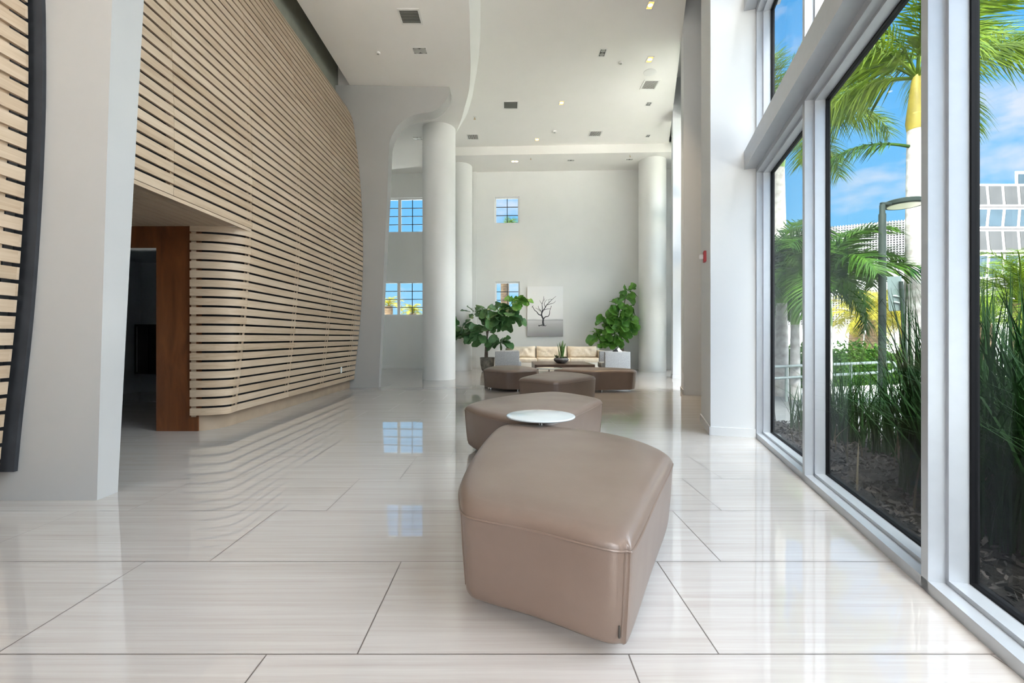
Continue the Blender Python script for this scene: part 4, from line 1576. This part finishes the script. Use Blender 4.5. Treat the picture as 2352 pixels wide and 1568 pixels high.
def trunk_mat(name, c0, c1, ring=26.0):
    k = NT(name)
    p = k.pos((1, 1, 1))
    sp_ = k.n('ShaderNodeSeparateXYZ')
    k.l(p, sp_.inputs[0])
    w = k.math('SINE', k.math('ADD', k.math('MULTIPLY', sp_.outputs[2], ring), k.math('MULTIPLY', k.noise(p, 4, 3), 3.0)))
    f = k.math('ADD', k.math('MULTIPLY', k.noise(p, 9, 4, 0.6), 0.75), k.math('MULTIPLY', w, 0.05))
    k.set(k.ramp(f, [(0.2, c0), (0.55, c1)]), 0.85)
    k.bump(w, 0.3, 0.01)
    return k.m


M['palm_trunk'] = trunk_mat('pale_grey_palm_trunk', (0.36, 0.33, 0.30), (0.66, 0.64, 0.61))
M['rough_trunk'] = trunk_mat('rough_brown_palm_trunk', (0.05, 0.032, 0.018), (0.20, 0.13, 0.07), 60)

mb = MB()
mb.box(-80, 120, -60, 140, -0.62, -0.5)
structure(mb, 'ground', M['street'], 'pale sunlit street and ground beyond the garden', 'ground')
# planting bed sloping from the window to the kerb
U1, W1 = 10.5, 4.2
mb = MB()
rows = []
rb = random.Random(2)
for i in range(61):
    u = -1.50 + (U1 + 1.5) * i / 60
    row = []
    for j in range(31):
        w = 0.30 + (W1 - 0.30) * j / 30
        z = -0.01 - 0.085 * w + rb.uniform(-0.018, 0.018)
        row.append((*uw(u, w), z))
    rows.append(row)
mb.loft(rows, False, False, closed=False)
mb.hexa([uw(-1.5, 0.3), uw(U1, 0.3), uw(U1, W1), uw(-1.5, W1)], -0.55, -0.40)
tag(structure(mb, 'ground_bed', M['mulch'], 'dark mulch planting bed outside the window wall', 'planting bed', smooth=60), 'dark mulch planting bed outside the window wall', 'planting bed', kind='stuff')
mb = MB()
for i in range(6500):
    u, w = rb.uniform(-1.4, 4.2), 0.32 + 3.2 * rb.random() ** 1.5
    x, y = uw(u, w)
    z = -0.0 - 0.085 * w + rb.uniform(0.0, 0.03)
    a = rb.uniform(0, PI)
    L_, W_ = rb.uniform(0.008, 0.032), rb.uniform(0.003, 0.008)
    dx, dy = math.cos(a) * L_, math.sin(a) * L_
    ex, ey = -math.sin(a) * W_, math.cos(a) * W_
    t = rb.uniform(-0.015, 0.015)
    t2 = rb.uniform(-0.01, 0.01)
    mb.add([(x - dx - ex, y - dy - ey, z - t - t2), (x + dx - ex, y + dy - ey, z + t - t2), (x + dx + ex, y + dy + ey, z + t + t2), (x - dx + ex, y - dy + ey, z - t + t2)], [(0, 1, 2, 3)])
tag(mb.build('bark_chips', plain('bark_chip', (0.028, 0.023, 0.020), 0.9, var=0.7, vscale=25, world=True)), 'loose bark chips scattered over the dark bed', 'mulch', kind='stuff')
mb = MB()
ubox(mb, -1.68, -1.5, 0.25, W1 + 0.6, -0.55, -0.27)
ubox(mb, -1.5, U1, W1, W1 + 0.18, -0.55, -0.33)
structure(mb, 'kerb', M['kerb'], 'pale concrete kerb between the mulch bed and path', 'kerb')
mb = MB()
mb.hexa([uw(-1.68, 0.3), uw(-1.68, 9.0), uw(-7.5, 9.0), uw(-7.5, 0.3)], -0.55, -0.40)
structure(mb, 'path', M['paver'], 'grey paver path outside leading past the handrail', 'path')

# grass masses ---------------------------------------------------------


def grass_blade(mb, b, h, wd, az, lean, n=6):
    ca, sa = math.cos(az), math.sin(az)
    rows = []
    for i in range(n + 1):
        t = i / n
        out = lean * h * t ** 1.7
        zz = h * (t - 0.42 * abs(lean) * t ** 2.2)
        w = wd * (1 - t ** 2.5) * 0.5 + 0.0006
        c = (b[0] + ca * out, b[1] + sa * out, b[2] + zz)
        rows.append([(c[0] - sa * w, c[1] + ca * w, c[2]), (c[0] + sa * w, c[1] - ca * w, c[2])])
    mb.loft(rows, False, False, closed=False)


def grass_mass(name, mat, spots, label, seed, dens=2.0):
    rg = random.Random(seed)
    mb = MB()
    for u, w, r, n, h0, h1 in spots:
        for i in range(int(n * dens)):
            a, q = rg.uniform(0, 2 * PI), r * math.sqrt(rg.random())
            uu, ww = u + q * math.cos(a), max(0.33, w + q * math.sin(a))
            x, y = uw(uu, ww)
            h = rg.uniform(h0, h1)
            az = rg.uniform(0, 2 * PI)
            lean = min(abs(rg.gauss(0.0, 0.42)), 1.05)
            if ww < 0.9:            # the glass stops blades leaning indoors
                tow = -(math.cos(az) * DY - math.sin(az) * DX)
                if tow > 0 and lean * h * tow > ww - 0.27:
                    az += PI
            grass_blade(mb, (x, y, -0.03 - 0.085 * ww), h, rg.uniform(0.007, 0.019), az, lean)
    return tag(mb.build(name, mat, smooth=70), label, 'grass', kind='stuff')


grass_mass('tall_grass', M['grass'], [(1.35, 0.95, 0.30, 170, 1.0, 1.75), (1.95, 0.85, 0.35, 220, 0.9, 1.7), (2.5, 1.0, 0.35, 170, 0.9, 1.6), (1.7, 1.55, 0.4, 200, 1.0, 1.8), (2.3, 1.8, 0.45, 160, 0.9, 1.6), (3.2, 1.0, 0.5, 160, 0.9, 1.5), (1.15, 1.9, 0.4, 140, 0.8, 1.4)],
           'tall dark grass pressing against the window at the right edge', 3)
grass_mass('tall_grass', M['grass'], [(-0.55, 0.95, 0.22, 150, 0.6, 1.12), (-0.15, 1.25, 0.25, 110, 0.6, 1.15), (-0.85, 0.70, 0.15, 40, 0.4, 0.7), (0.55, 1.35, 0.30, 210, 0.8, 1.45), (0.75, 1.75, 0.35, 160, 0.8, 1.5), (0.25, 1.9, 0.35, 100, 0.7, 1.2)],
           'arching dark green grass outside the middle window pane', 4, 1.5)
grass_mass('dry_grass', M['grass_dry'], [(0.2, 0.8, 0.6, 30, 0.2, 0.4), (-0.6, 0.7, 0.4, 8, 0.2, 0.4), (1.6, 0.7, 0.6, 14, 0.3, 0.6)], 'sparse tan dry grass blades low over the mulch', 9, 0.8)

# handrail -------------------------------------------------------------
zr = 0.40
p0, p1 = at(1700, 842, 9.2), at(2018.6, 832, 11.63)
p0, p1 = Vector((5.1, 9.5, zr)), Vector((9.73, 11.63, zr))
dd = (p1 - p0).normalized()
hr = thing('handrail', (p1.x, p1.y, -0.4), 'pale grey pipe handrail with a rounded end along the path', 'handrail')
mb = MB()
loop = [p0 - dd * 0.6, p0, p1, p1 + dd * 0.55]
for i in range(1, 8):
    a = PI / 8 * i
    loop.append(p1 + dd * (0.55 + 0.24 * math.sin(a)) + Vector((0, 0, -0.13 + 0.13 * math.cos(a))))
z2 = Vector((0, 0, -0.26))
loop += [p1 + dd * 0.55 + z2, p1 + z2, p0 + z2, p0 - dd * 0.6 + z2]
mb.tube(loop, 0.033, 10)
mb.build('rail', M['rail'], hr, hr.location, smooth=50)
L_ = (p1 - p0).length
for k in range(5):
    q = p0 + dd * (0.1 + (L_ - 0.1) * k / 4)
    mb = MB()
    mb.tube([(q.x, q.y, -0.4), (q.x, q.y, zr)], 0.032, 10)
    mb.build('post', M['rail'], hr, hr.location, smooth=50)

# hedge ----------------------------------------------------------------
rh = random.Random(8)
ha, hb = at(1772, 800, 13.2), at(2085, 800, 15.2)
hd_ = Vector((hb.x - ha.x, hb.y - ha.y, 0))
hl = hd_.length
hd_.normalize()
hn = Vector((-hd_.y, hd_.x, 0))
mb = MB()
for i in range(9000):
    s_, t_, zz = rh.uniform(0, hl), rh.uniform(-0.1, 1.1), rh.uniform(-0.5, 1.0)
    topz = 0.72 + 0.16 * math.sin(s_ * 2.1) + 0.12 * math.sin(s_ * 5.3 + 1)
    if rh.random() < 0.6:
        t_ = rh.uniform(-0.12, 0.1)
    zz = -0.5 + (topz + 0.5) * (zz + 0.5) / 1.5
    c = Vector((ha.x, ha.y, 0)) + hd_ * s_ + hn * t_ + Vector((0, 0, zz))
    n1 = Vector((rh.uniform(-1, 1), rh.uniform(-1, 1), rh.uniform(-0.6, 1))).normalized()
    n2 = n1.cross(Vector((rh.uniform(-1, 1), rh.uniform(-1, 1), rh.uniform(-1, 1)))).normalized()
    n3 = n1.cross(n2)
    e = rh.uniform(0.035, 0.075)
    mb.add([c - n2 * e, c - n3 * e * 0.5, c + n2 * e, c + n3 * e * 0.5], [(0, 1, 2, 3)])
core = [(ha.x, ha.y), (hb.x, hb.y), (hb.x + hn.x * 0.9, hb.y + hn.y * 0.9), (ha.x + hn.x * 0.9, ha.y + hn.y * 0.9)]
mb.hexa(core, -0.5, 0.5)
tag(mb.build('hedge', M['hedge']), 'clipped green hedge behind the handrail', 'hedge', kind='stuff')

# palms ------------------------------------------------------------------


def frond_mesh(name, mat, L=2.6, elev=0.7, droop=1.7, leaf=0.55, nl=62, seed=1, width=0.035, plumose=0.5, hang=0.5):
    rg = random.Random(seed)
    pts = []
    x = z = 0.0
    N = 24
    for i in range(N + 1):
        t = i / N
        pts.append(Vector((x, 0, z)))
        a = elev - droop * t ** 1.25
        x += math.cos(a) * L / N
        z += math.sin(a) * L / N
    mb = MB()
    mb.tube(pts, [0.032 * (1 - 0.92 * i / N) for i in range(N + 1)], 5)

    def at_t(t):
        q = t * N
        i = min(int(q), N - 1)
        return pts[i].lerp(pts[i + 1], q - i), (pts[i + 1] - pts[i]).normalized()

    for i in range(nl):
        t = 0.14 + 0.86 * (i + 0.5) / nl
        c, tg = at_t(t)
        ln = leaf * (math.sin(PI * min(1, 0.12 + t * 0.83)) ** 0.6) * rg.uniform(0.85, 1.1)
        for sd in (-1, 1):
            up = Vector((0, 0, 1))
            sidev = Vector((0, sd, 0))
            nrm = tg.cross(Vector((0, 1, 0))) * -1
            roll = rg.uniform(-plumose, plumose)
            d = (tg * rg.uniform(0.55, 0.95) + sidev * math.cos(roll) + nrm * math.sin(roll)).normalized()
            rows = []
            for k in range(4):
                q = k / 3
                pnt = c + d * (ln * q) - up * (hang * ln * q * q)
                wv = tg * (width * (0.55 + q * 0.9 - 1.42 * q * q))
                if k == 3:
                    wv = tg * 0.001
                rows.append([pnt - wv * 0.5, pnt + wv * 0.5])
            mb.loft(rows, False, False, closed=False)
    me = bpy.data.meshes.new(name)
    me.from_pydata([tuple(p) for p in mb.v], [], mb.f)
    me.materials.append(mat)
    return me


def palm(name, loc, label, zc, r0, r1, trunk_m, shaft_m, shaft_len, meshes, nf, elevs, scale=1.0, seed=0, zbase=-0.5, bulge=0.0, lean=(0, 0), az0=0.0, group=None):
    """trunk from zbase to zc, crownshaft below zc, nf fronds around the crown"""
    rg = random.Random(seed)
    root = thing(name, (loc[0], loc[1], zbase), label, 'palm tree', group)
    H = zc - zbase - shaft_len
    mb = MB()
    n = 22
    rings = []
    for i in range(n + 1):
        t = i / n
        rr = r0 + (r1 - r0) * t + bulge * math.sin(PI * t) ** 2
        if i % 2:
            rr *= 0.985
        cx, cy = lean[0] * t * t, lean[1] * t * t
        rings.append([(cx + rr * math.cos(2 * PI * k / 20), cy + rr * math.sin(2 * PI * k / 20), H * t) for k in range(20)])
    mb.loft(rings)
    mb.build('trunk', trunk_m, root, smooth=50)
    top = Vector((lean[0], lean[1], H + shaft_len))
    if shaft_len > 0:
        mb = MB()
        mb.lathe([(r1 * 1.02, 0), (r1 * 1.15, shaft_len * 0.15), (r1 * 0.85, shaft_len * 0.6), (r1 * 0.5, shaft_len * 1.05)], (lean[0], lean[1], H), 20)
        mb.build('crownshaft', shaft_m, root, smooth=50)
    for i in range(nf):
        me = meshes[i % len(meshes)]
        o = bpy.data.objects.new('frond', me)
        C.objects.link(o)
        o.parent = root
        o.location = top
        az = az0 + i * 2.39996 + rg.uniform(-0.2, 0.2)
        el = elevs[0] + (elevs[1] - elevs[0]) * i / max(1, nf - 1)
        o.rotation_euler = (rg.uniform(-0.25, 0.25), -el, az)
        s_ = scale * rg.uniform(0.88, 1.08)
        o.scale = (s_, s_, s_)
    return root


ROY = [frond_mesh('royal_frond_a', M['frond'], 3.0, 0.0, 1.7, 0.66, 125, 1, 0.05, 1.25, 0.8), frond_mesh('royal_frond_b', M['frond'], 2.7, 0.0, 1.45, 0.64, 120, 2, 0.05, 1.25, 0.8), frond_mesh('royal_frond_c', M['frond'], 2.8, 0.0, 1.95, 0.62, 120, 3, 0.048, 1.25, 0.85)]
CHR = [frond_mesh('arch_frond_a', M['frond_mid'], 2.0, 0.75, 2.2, 0.55, 90, 4, 0.048, 0.5, 0.35), frond_mesh('arch_frond_b', M['frond_mid'], 1.9, 0.8, 2.5, 0.52, 86, 5, 0.048, 0.5, 0.35)]
GLD = [frond_mesh('gold_frond_a', M['frond_gold'], 1.9, 0.6, 2.2, 0.36, 66, 6, 0.03, 0.6, 0.3), frond_mesh('gold_frond_b', M['frond_gold'], 1.8, 0.5, 1.8, 0.36, 62, 7, 0.03, 0.6, 0.3)]
GRN = [frond_mesh('lime_frond_a', M['frond'], 2.0, 0.6, 2.0, 0.40, 70, 8, 0.03, 0.6, 0.3), frond_mesh('lime_frond_b', M['frond'], 1.9, 0.5, 1.7, 0.40, 64, 9, 0.03, 0.6, 0.3)]


def gx(px, Y):
    return ((px - CX) / F * Y, Y)


rp = palm('royal_palm', gx(2107, 9.0), 'tall royal palm with white trunk and golden crownshaft beside the lamp post', 6.3, 0.24, 0.165, M['palm_trunk'], M['crownshaft'], 1.05, ROY, 15, (1.35, 0.22), 1.0, 3, az0=0.6)
old = bpy.data.objects.new('frond', frond_mesh('old_frond', M['frond_mid'], 2.2, 0.35, 1.75, 0.34, 90, 31, 0.04, 0.7, 0.6))
C.objects.link(old)
old.parent = rp
old.location = (-0.15, 0.0, 5.42)
old.rotation_euler = (0, 0, PI - 0.35)
palm('royal_palm', gx(1789, 12.2), 'slimmer royal palm seen through the farthest pane, crown cut by the beam', 7.0, 0.24, 0.14, M['palm_trunk'], M['crownshaft_green'], 1.3, ROY, 16, (1.35, 0.15), 0.95, 5, bulge=0.02, az0=2.2)
palm('arching_palm', gx(1903, 9.6), 'low palm with long fronds arching across the middle pane', 2.0, 0.085, 0.065, M['palm_trunk'], M['crownshaft_green'], 0.7, CHR, 13, (1.1, -0.1), 1.1, 6, az0=0.25)
palm('arching_palm', gx(1826, 10.4), 'dense low palm filling the farthest pane', 2.05, 0.12, 0.09, M['palm_trunk'], M['crownshaft_green'], 0.7, CHR, 16, (1.05, -0.35), 1.05, 7, az0=1.3)
palm('arching_palm', gx(1795, 11.0), 'smooth trunked palm behind the dense low palm', 2.6, 0.17, 0.12, M['palm_trunk'], M['crownshaft_green'], 0.7, CHR, 12, (1.1, -0.3), 1.0, 17, az0=0.3)
palm('date_palm', gx(1995, 17.0), 'golden leaved date palm with leaning rough trunk behind the hedge', 1.75, 0.24, 0.26, M['rough_trunk'], None, 0.0, GLD, 22, (1.2, -0.4), 1.0, 8, lean=(0.35, 0), az0=0.1)
palm('date_palm', gx(1962, 19.0), 'second golden date palm farther left behind the hedge', 1.9, 0.24, 0.26, M['rough_trunk'], None, 0.0, GLD, 20, (1.2, -0.4), 1.05, 18, lean=(0.2, 0), az0=0.9)
palm('date_palm', gx(2080, 19.5), 'small golden date palm behind the sign post', 1.6, 0.2, 0.22, M['rough_trunk'], None, 0.0, GLD, 18, (1.1, -0.5), 0.9, 28, az0=0.9)
palm('date_palm', gx(2345, 11.5), 'lime leaved date palm at the right edge above the tall grass', 1.95, 0.2, 0.22, M['rough_trunk'], None, 0.0, GRN, 26, (1.2, -0.35), 1.05, 9, az0=0.4)
palm('date_palm', gx(2262, 14.5), 'smaller lime leaved date palm just right of the big mullion', 1.5, 0.18, 0.2, M['rough_trunk'], None, 0.0, GRN, 22, (1.15, -0.4), 0.9, 19, az0=1.4)
palm('date_palm', (-0.10, 19.0), 'palm seen through the small square windows of the far wall', 4.9, 0.22, 0.16, M['rough_trunk'], None, 0.0, ROY, 14, (1.35, 0.1), 0.8, 29, az0=1.4)
palm('date_palm', gx(893, 22.0), 'golden palm top in the lower wide far window, left half', 2.6, 0.2, 0.2, M['rough_trunk'], None, 0.0, GLD, 14, (1.0, -0.2), 0.5, 39, az0=0.4)
palm('date_palm', gx(948, 23.0), 'golden palm top in the lower wide far window, right half', 2.3, 0.2, 0.2, M['rough_trunk'], None, 0.0, GLD, 16, (1.1, -0.2), 0.5, 49, az0=1.0)

# lamp post and sign --------------------------------------------------------
lx, ly = gx(2026.5, 8.4)
lp = thing('lamp_post', (lx, ly, -0.4), 'dark bronze garden lamp post with a flat round head', 'lamp post')
mb = MB()
mb.lathe([(0.09, 0), (0.09, 0.04), (0.062, 0.06), (0.058, 3.78), (0.045, 3.80), (0.045, 3.95), (0.03, 3.97)], (lx, ly, -0.4), 20)
mb.build('pole', M['post_dark'], lp, lp.location, smooth=40)
mb = MB()
zl = 3.60
mb.rbox((lx + 0.12, ly, zl - 0.02), (0.30, 0.06, 0.05), 0.01, 2)
mb.build('arm', M['post_dark'], lp, lp.location)
mb = MB()
mb.lathe([(0.30, -0.045), (0.315, -0.03), (0.315, 0.03), (0.29, 0.05), (0.08, 0.07), (0.005, 0.072)], (lx + 0.46, ly + 0.05, zl), 40)
mb.build('head', M['post_dark'], lp, lp.location, smooth=40)
mb = MB()
mb.lathe([(0.255, -0.046), (0.10, -0.052), (0.005, -0.053)], (lx + 0.46, ly + 0.05, zl), 32)
mb.build('lens', M['lamp_lens'], lp, lp.location, smooth=40)
sgx, sgy = gx(2084, 7.9)
sg = thing('street_sign', (sgx, sgy, -0.4), 'back of a grey sign panel on a tilted dark post', 'sign')
mb = MB()
mb.tube([(sgx + 0.03, sgy, -0.4), (sgx - 0.11, sgy, 2.05)], 0.032, 8)
mb.build('post', M['post_dark'], sg, sg.location, smooth=40)
mb = MB()
c = at(2066, 673, 7.86)
mb.rbox((c.x, sgy + 0.05, c.z), (0.26, 0.012, 0.62), 0.004, 1, ry=-0.055)
mb.build('panel', M['sign_back'], sg, sg.location)
for dz in (-0.05, -0.16):
    mb = MB()
    mb.rbox((c.x + 0.03, sgy + 0.035, c.z + dz), (0.15, 0.03, 0.025), 0.003, 1, ry=0.2)
    mb.build('bracket', M['rail'], sg, sg.location)

# buildings ---------------------------------------------------------------
Yg = 38.0
a0, a1 = gx(1690, Yg + 3), gx(2125, Yg - 3)
gd = Vector((a1[0] - a0[0], a1[1] - a0[1], 0))
gl_ = gd.length
gd.normalize()
gn = Vector((-gd.y, gd.x, 0))
gb = thing('parking_garage', (a0[0], a0[1], -0.5), 'white garage building with a perforated metal screen facade', 'building')


def gp(s_, t_):
    p = Vector((a0[0], a0[1], 0)) + gd * s_ + gn * t_
    return (p.x, p.y)


def gbox(mb, s0, s1, t0, t1, z0, z1):
    mb.hexa([gp(s0, t0), gp(s1, t0), gp(s1, t1), gp(s0, t1)], z0, z1)


mb = MB()
gbox(mb, 0, gl_, 0.4, 8, -0.5, 10.4)
mb.build('wall', M['stucco'], gb, gb.location)
for za, zb in ((6.9, 10.5), (2.1, 5.0)):
    mb = MB()
    gbox(mb, 0.3, gl_ - 0.3, 0.3, 0.4, za, zb)
    mb.build('shadow_panel', M['screen_void'], gb, gb.location)
    mb = MB()
    k = 0.4
    while k < gl_ - 0.3:
        gbox(mb, k, k + 0.085, 0.0, 0.06, za, zb)
        k += 0.19
    k = za
    while k < zb:
        gbox(mb, 0.3, gl_ - 0.3, 0.02, 0.05, k, k + 0.07)
        k += 0.19
    tag(mb.build('screen', M['screen'], gb, gb.location), 'perforated metal screen')
# white building with three tiers of tilted panels
Yb = 46.0
wb = thing('office_building', (*gx(2300, Yb), -0.5), 'white office building with tiers of tilted square panels', 'building')
mb = MB()
bx0, bx1 = gx(2150, Yb)[0], gx(2520, Yb)[0]
mb.hexa([(gx(2205, Yb)[0], Yb + 1.2), (bx1, Yb + 1.2), (bx1 + 10, Yb + 12), (gx(2225, Yb + 12)[0], Yb + 12)], -0.5, HC + (CY - 418) / F * Yb)
mb.build('wall', M['stucco'], wb, wb.location)


def zb_(py):
    return HC + (CY - py) / F * Yb


tiers = [(422, 470, 0.0, 0.7, 'pane_grey'), (472, 524, 0.7, 0.0, 'pane_blue'), (526, 576, 0.0, 0.7, 'pane_grey'), (580, 640, 0.7, 0.0, 'pane_blue')]
for pt, pb, t0, t1, mt in tiers:
    fr = MB()
    for k in range(12):
        xa = gx(2205 + 36 * k, Yb)[0]
        xb = gx(2205 + 36 * (k + 1), Yb)[0]
        za, zc = zb_(pb), zb_(pt)
        sh = -1.0 if t1 < t0 else 1.0

        def q(xf, zf, d):
            t = (zf - za) / (zc - za)
            return (xf + sh * (0.5 - t), Yb + t1 * (1 - t) + t0 * t - d, zf)

        m2 = MB()
        i0, i1 = xa + 0.17, xb - 0.17
        j0, j1 = za + 0.22, zc - 0.22
        m2.add([q(i0, j0, 0.05), q(i1, j0, 0.05), q(i1, j1, 0.05), q(i0, j1, 0.05), q(i0, j0, -0.05), q(i1, j0, -0.05), q(i1, j1, -0.05), q(i0, j1, -0.05)],
               [(0, 1, 2, 3), (7, 6, 5, 4), (0, 4, 5, 1), (1, 5, 6, 2), (2, 6, 7, 3), (3, 7, 4, 0)])
        m2.build('panel', M[mt], wb, wb.location)
    xa, xb = gx(2205, Yb)[0] - 0.4, gx(2205 + 36 * 12, Yb)[0] + 0.4
    fr.add([(xa, Yb + t1, za), (xb, Yb + t1, za), (xb, Yb + t0, zc), (xa, Yb + t0, zc), (xa, Yb + t1 + 0.5, za), (xb, Yb + t1 + 0.5, za), (xb, Yb + t0 + 0.5, zc), (xa, Yb + t0 + 0.5, zc)],
           [(0, 1, 2, 3), (7, 6, 5, 4), (0, 4, 5, 1), (1, 5, 6, 2), (2, 6, 7, 3), (3, 7, 4, 0)])
    fr.build('tier', M['stucco'], wb, wb.location)
tw = thing('tower_building', (*gx(2400, 70), -0.5), 'distant white tower with blue windows above the office building', 'building')
mb = MB()
tx0 = gx(2331, 70)[0]
zt70 = HC + (CY - 393) / F * 70
mb.hexa([gx(2331, 70), gx(2600, 70), gx(2600, 80), gx(2333, 80)], -0.5, zt70)
mb.build('wall', M['stucco'], tw, tw.location)
for k in range(4):
    mb = MB()
    mb.box(tx0 + 0.5 + k * 1.5, tx0 + 1.7 + k * 1.5, 69.85, 70.0, zt70 - 3.2, zt70 - 0.5)
    mb.build('window', M['pane_blue'], tw, tw.location)
# pale garden wall and louvred fence beyond the grass
lf = thing('louvred_fence', (*gx(2290, 21), -0.5), 'pale horizontal louvre fence seen through the tall grass', 'fence')
mb = MB()
fx0, fx1 = gx(2180, 21)[0], gx(2460, 21)[0]
for k in range(14):
    mb.box(fx0, fx1, 21, 21.06, -0.4 + k * 0.11, -0.33 + k * 0.11)
mb.build('louvre', M['stucco'], lf, lf.location)
for k in range(5):
    mb = MB()
    xx = fx0 + (fx1 - fx0) * k / 4
    mb.box(xx - 0.05, xx + 0.05, 21.06, 21.16, -0.5, 1.2)
    mb.build('post', M['stucco'], lf, lf.location)
pw_ = MB()
c0, c1 = gx(1700, 27), gx(2200, 27)
pw_.box(c0[0], c1[0] + 14, 27, 27.4, -0.5, 1.6)
tag(pw_.build('garden_wall', M['stucco']), 'low bright white wall across the street behind the date palms', 'wall')

# ------------------------------------------------------------------ sky and sun
SUN = Vector((-0.66, -0.22, 0.72)).normalized()
sun = bpy.data.lights.new('sun', 'SUN')
sun.energy = 1.9
sun.angle = math.radians(0.6)
sun.color = (1.0, 0.95, 0.86)
su = bpy.data.objects.new('sun', sun)
su.rotation_euler = (-SUN).to_track_quat('-Z', 'Y').to_euler()
su.location = (-20, -12, 30)
C.objects.link(su)
w = bpy.data.worlds.new('sky')
sc.world = w
w.use_nodes = True
t = w.node_tree
bg = t.nodes['Background']


class WN(NT):
    def __init__(self, tree):
        self.t = tree


k = WN(t)
tc = k.n('ShaderNodeTexCoord').outputs['Generated']
spz = k.n('ShaderNodeSeparateXYZ')
k.l(tc, spz.inputs[0])
z = spz.outputs[2]
base_c = k.ramp(k.math('MAXIMUM', z, 0.0), [(0.0, (0.34, 0.58, 0.76)), (0.16, (0.20, 0.50, 0.78)), (0.45, (0.09, 0.38, 0.78)), (1.0, (0.05, 0.27, 0.60))])
mp = k.n('ShaderNodeMapping')
mp.inputs['Scale'].default_value = (2.6, 2.6, 5.5)
mp.inputs['Location'].default_value = (0.4, 1.3, 0.2)
k.l(tc, mp.inputs['Vector'])
cl_n = k.noise(mp.outputs[0], 1.5, 6, 0.55, 0.2)
cm = k.ramp(cl_n, [(0.50, (0, 0, 0)), (0.62, (1, 1, 1))])
col = k.mix(k.math('MULTIPLY', cm, 0.85), base_c, (0.70, 0.69, 0.75))
# glow around the sun, plus two bright lobes added out of view
dt = k.n('ShaderNodeVectorMath', operation='DOT_PRODUCT')
k.l(tc, dt.inputs[0])
dt.inputs[1].default_value = SUN
mr = k.n('ShaderNodeMapRange')
mr.interpolation_type = 'SMOOTHSTEP'
k.l(dt.outputs['Value'], mr.inputs[0])
for i_, v_ in ((1, 0.15), (2, 1.0), (3, 0.0), (4, 1.0)):
    mr.inputs[i_].default_value = v_
SKY_GLOW = 1.3
SIDE = Vector((0.70, -0.22, 0.68)).normalized()      # sky lobe added out of view, brightens the room through the window wall
SIDE_GLOW = 6.5
REAR = Vector((-0.30, -0.50, 0.81)).normalized()      # high sky lobe added to fill the room through the rear opening
REAR_GLOW = 40.0
dt3 = k.n('ShaderNodeVectorMath', operation='DOT_PRODUCT')
k.l(tc, dt3.inputs[0])
dt3.inputs[1].default_value = REAR
mr3 = k.n('ShaderNodeMapRange')
mr3.interpolation_type = 'SMOOTHSTEP'
k.l(dt3.outputs['Value'], mr3.inputs[0])
for i_, v_ in ((1, 0.86), (2, 0.98), (3, 0.0), (4, 1.0)):
    mr3.inputs[i_].default_value = v_
dt2 = k.n('ShaderNodeVectorMath', operation='DOT_PRODUCT')
k.l(tc, dt2.inputs[0])
dt2.inputs[1].default_value = SIDE
mr2 = k.n('ShaderNodeMapRange')
mr2.interpolation_type = 'SMOOTHSTEP'
k.l(dt2.outputs['Value'], mr2.inputs[0])
for i_, v_ in ((1, 0.70), (2, 0.97), (3, 0.0), (4, 1.0)):
    mr2.inputs[i_].default_value = v_
glow = k.n('ShaderNodeCombineXYZ')
for i_ in range(3):
    k.l(k.math('ADD', k.math('ADD', k.math('MULTIPLY', mr.outputs[0], (1.0, 0.98, 0.95)[i_] * SKY_GLOW), k.math('MULTIPLY', mr3.outputs[0], (1.03, 0.975, 0.91)[i_] * REAR_GLOW)), k.math('MULTIPLY', mr2.outputs[0], (0.96, 0.98, 1.02)[i_] * SIDE_GLOW)), glow.inputs[i_])
add = k.n('ShaderNodeVectorMath', operation='ADD')
k.l(col, add.inputs[0])
k.l(glow.outputs[0], add.inputs[1])
k.l(add.outputs[0], bg.inputs[0])
bg.inputs[1].default_value = 1.0
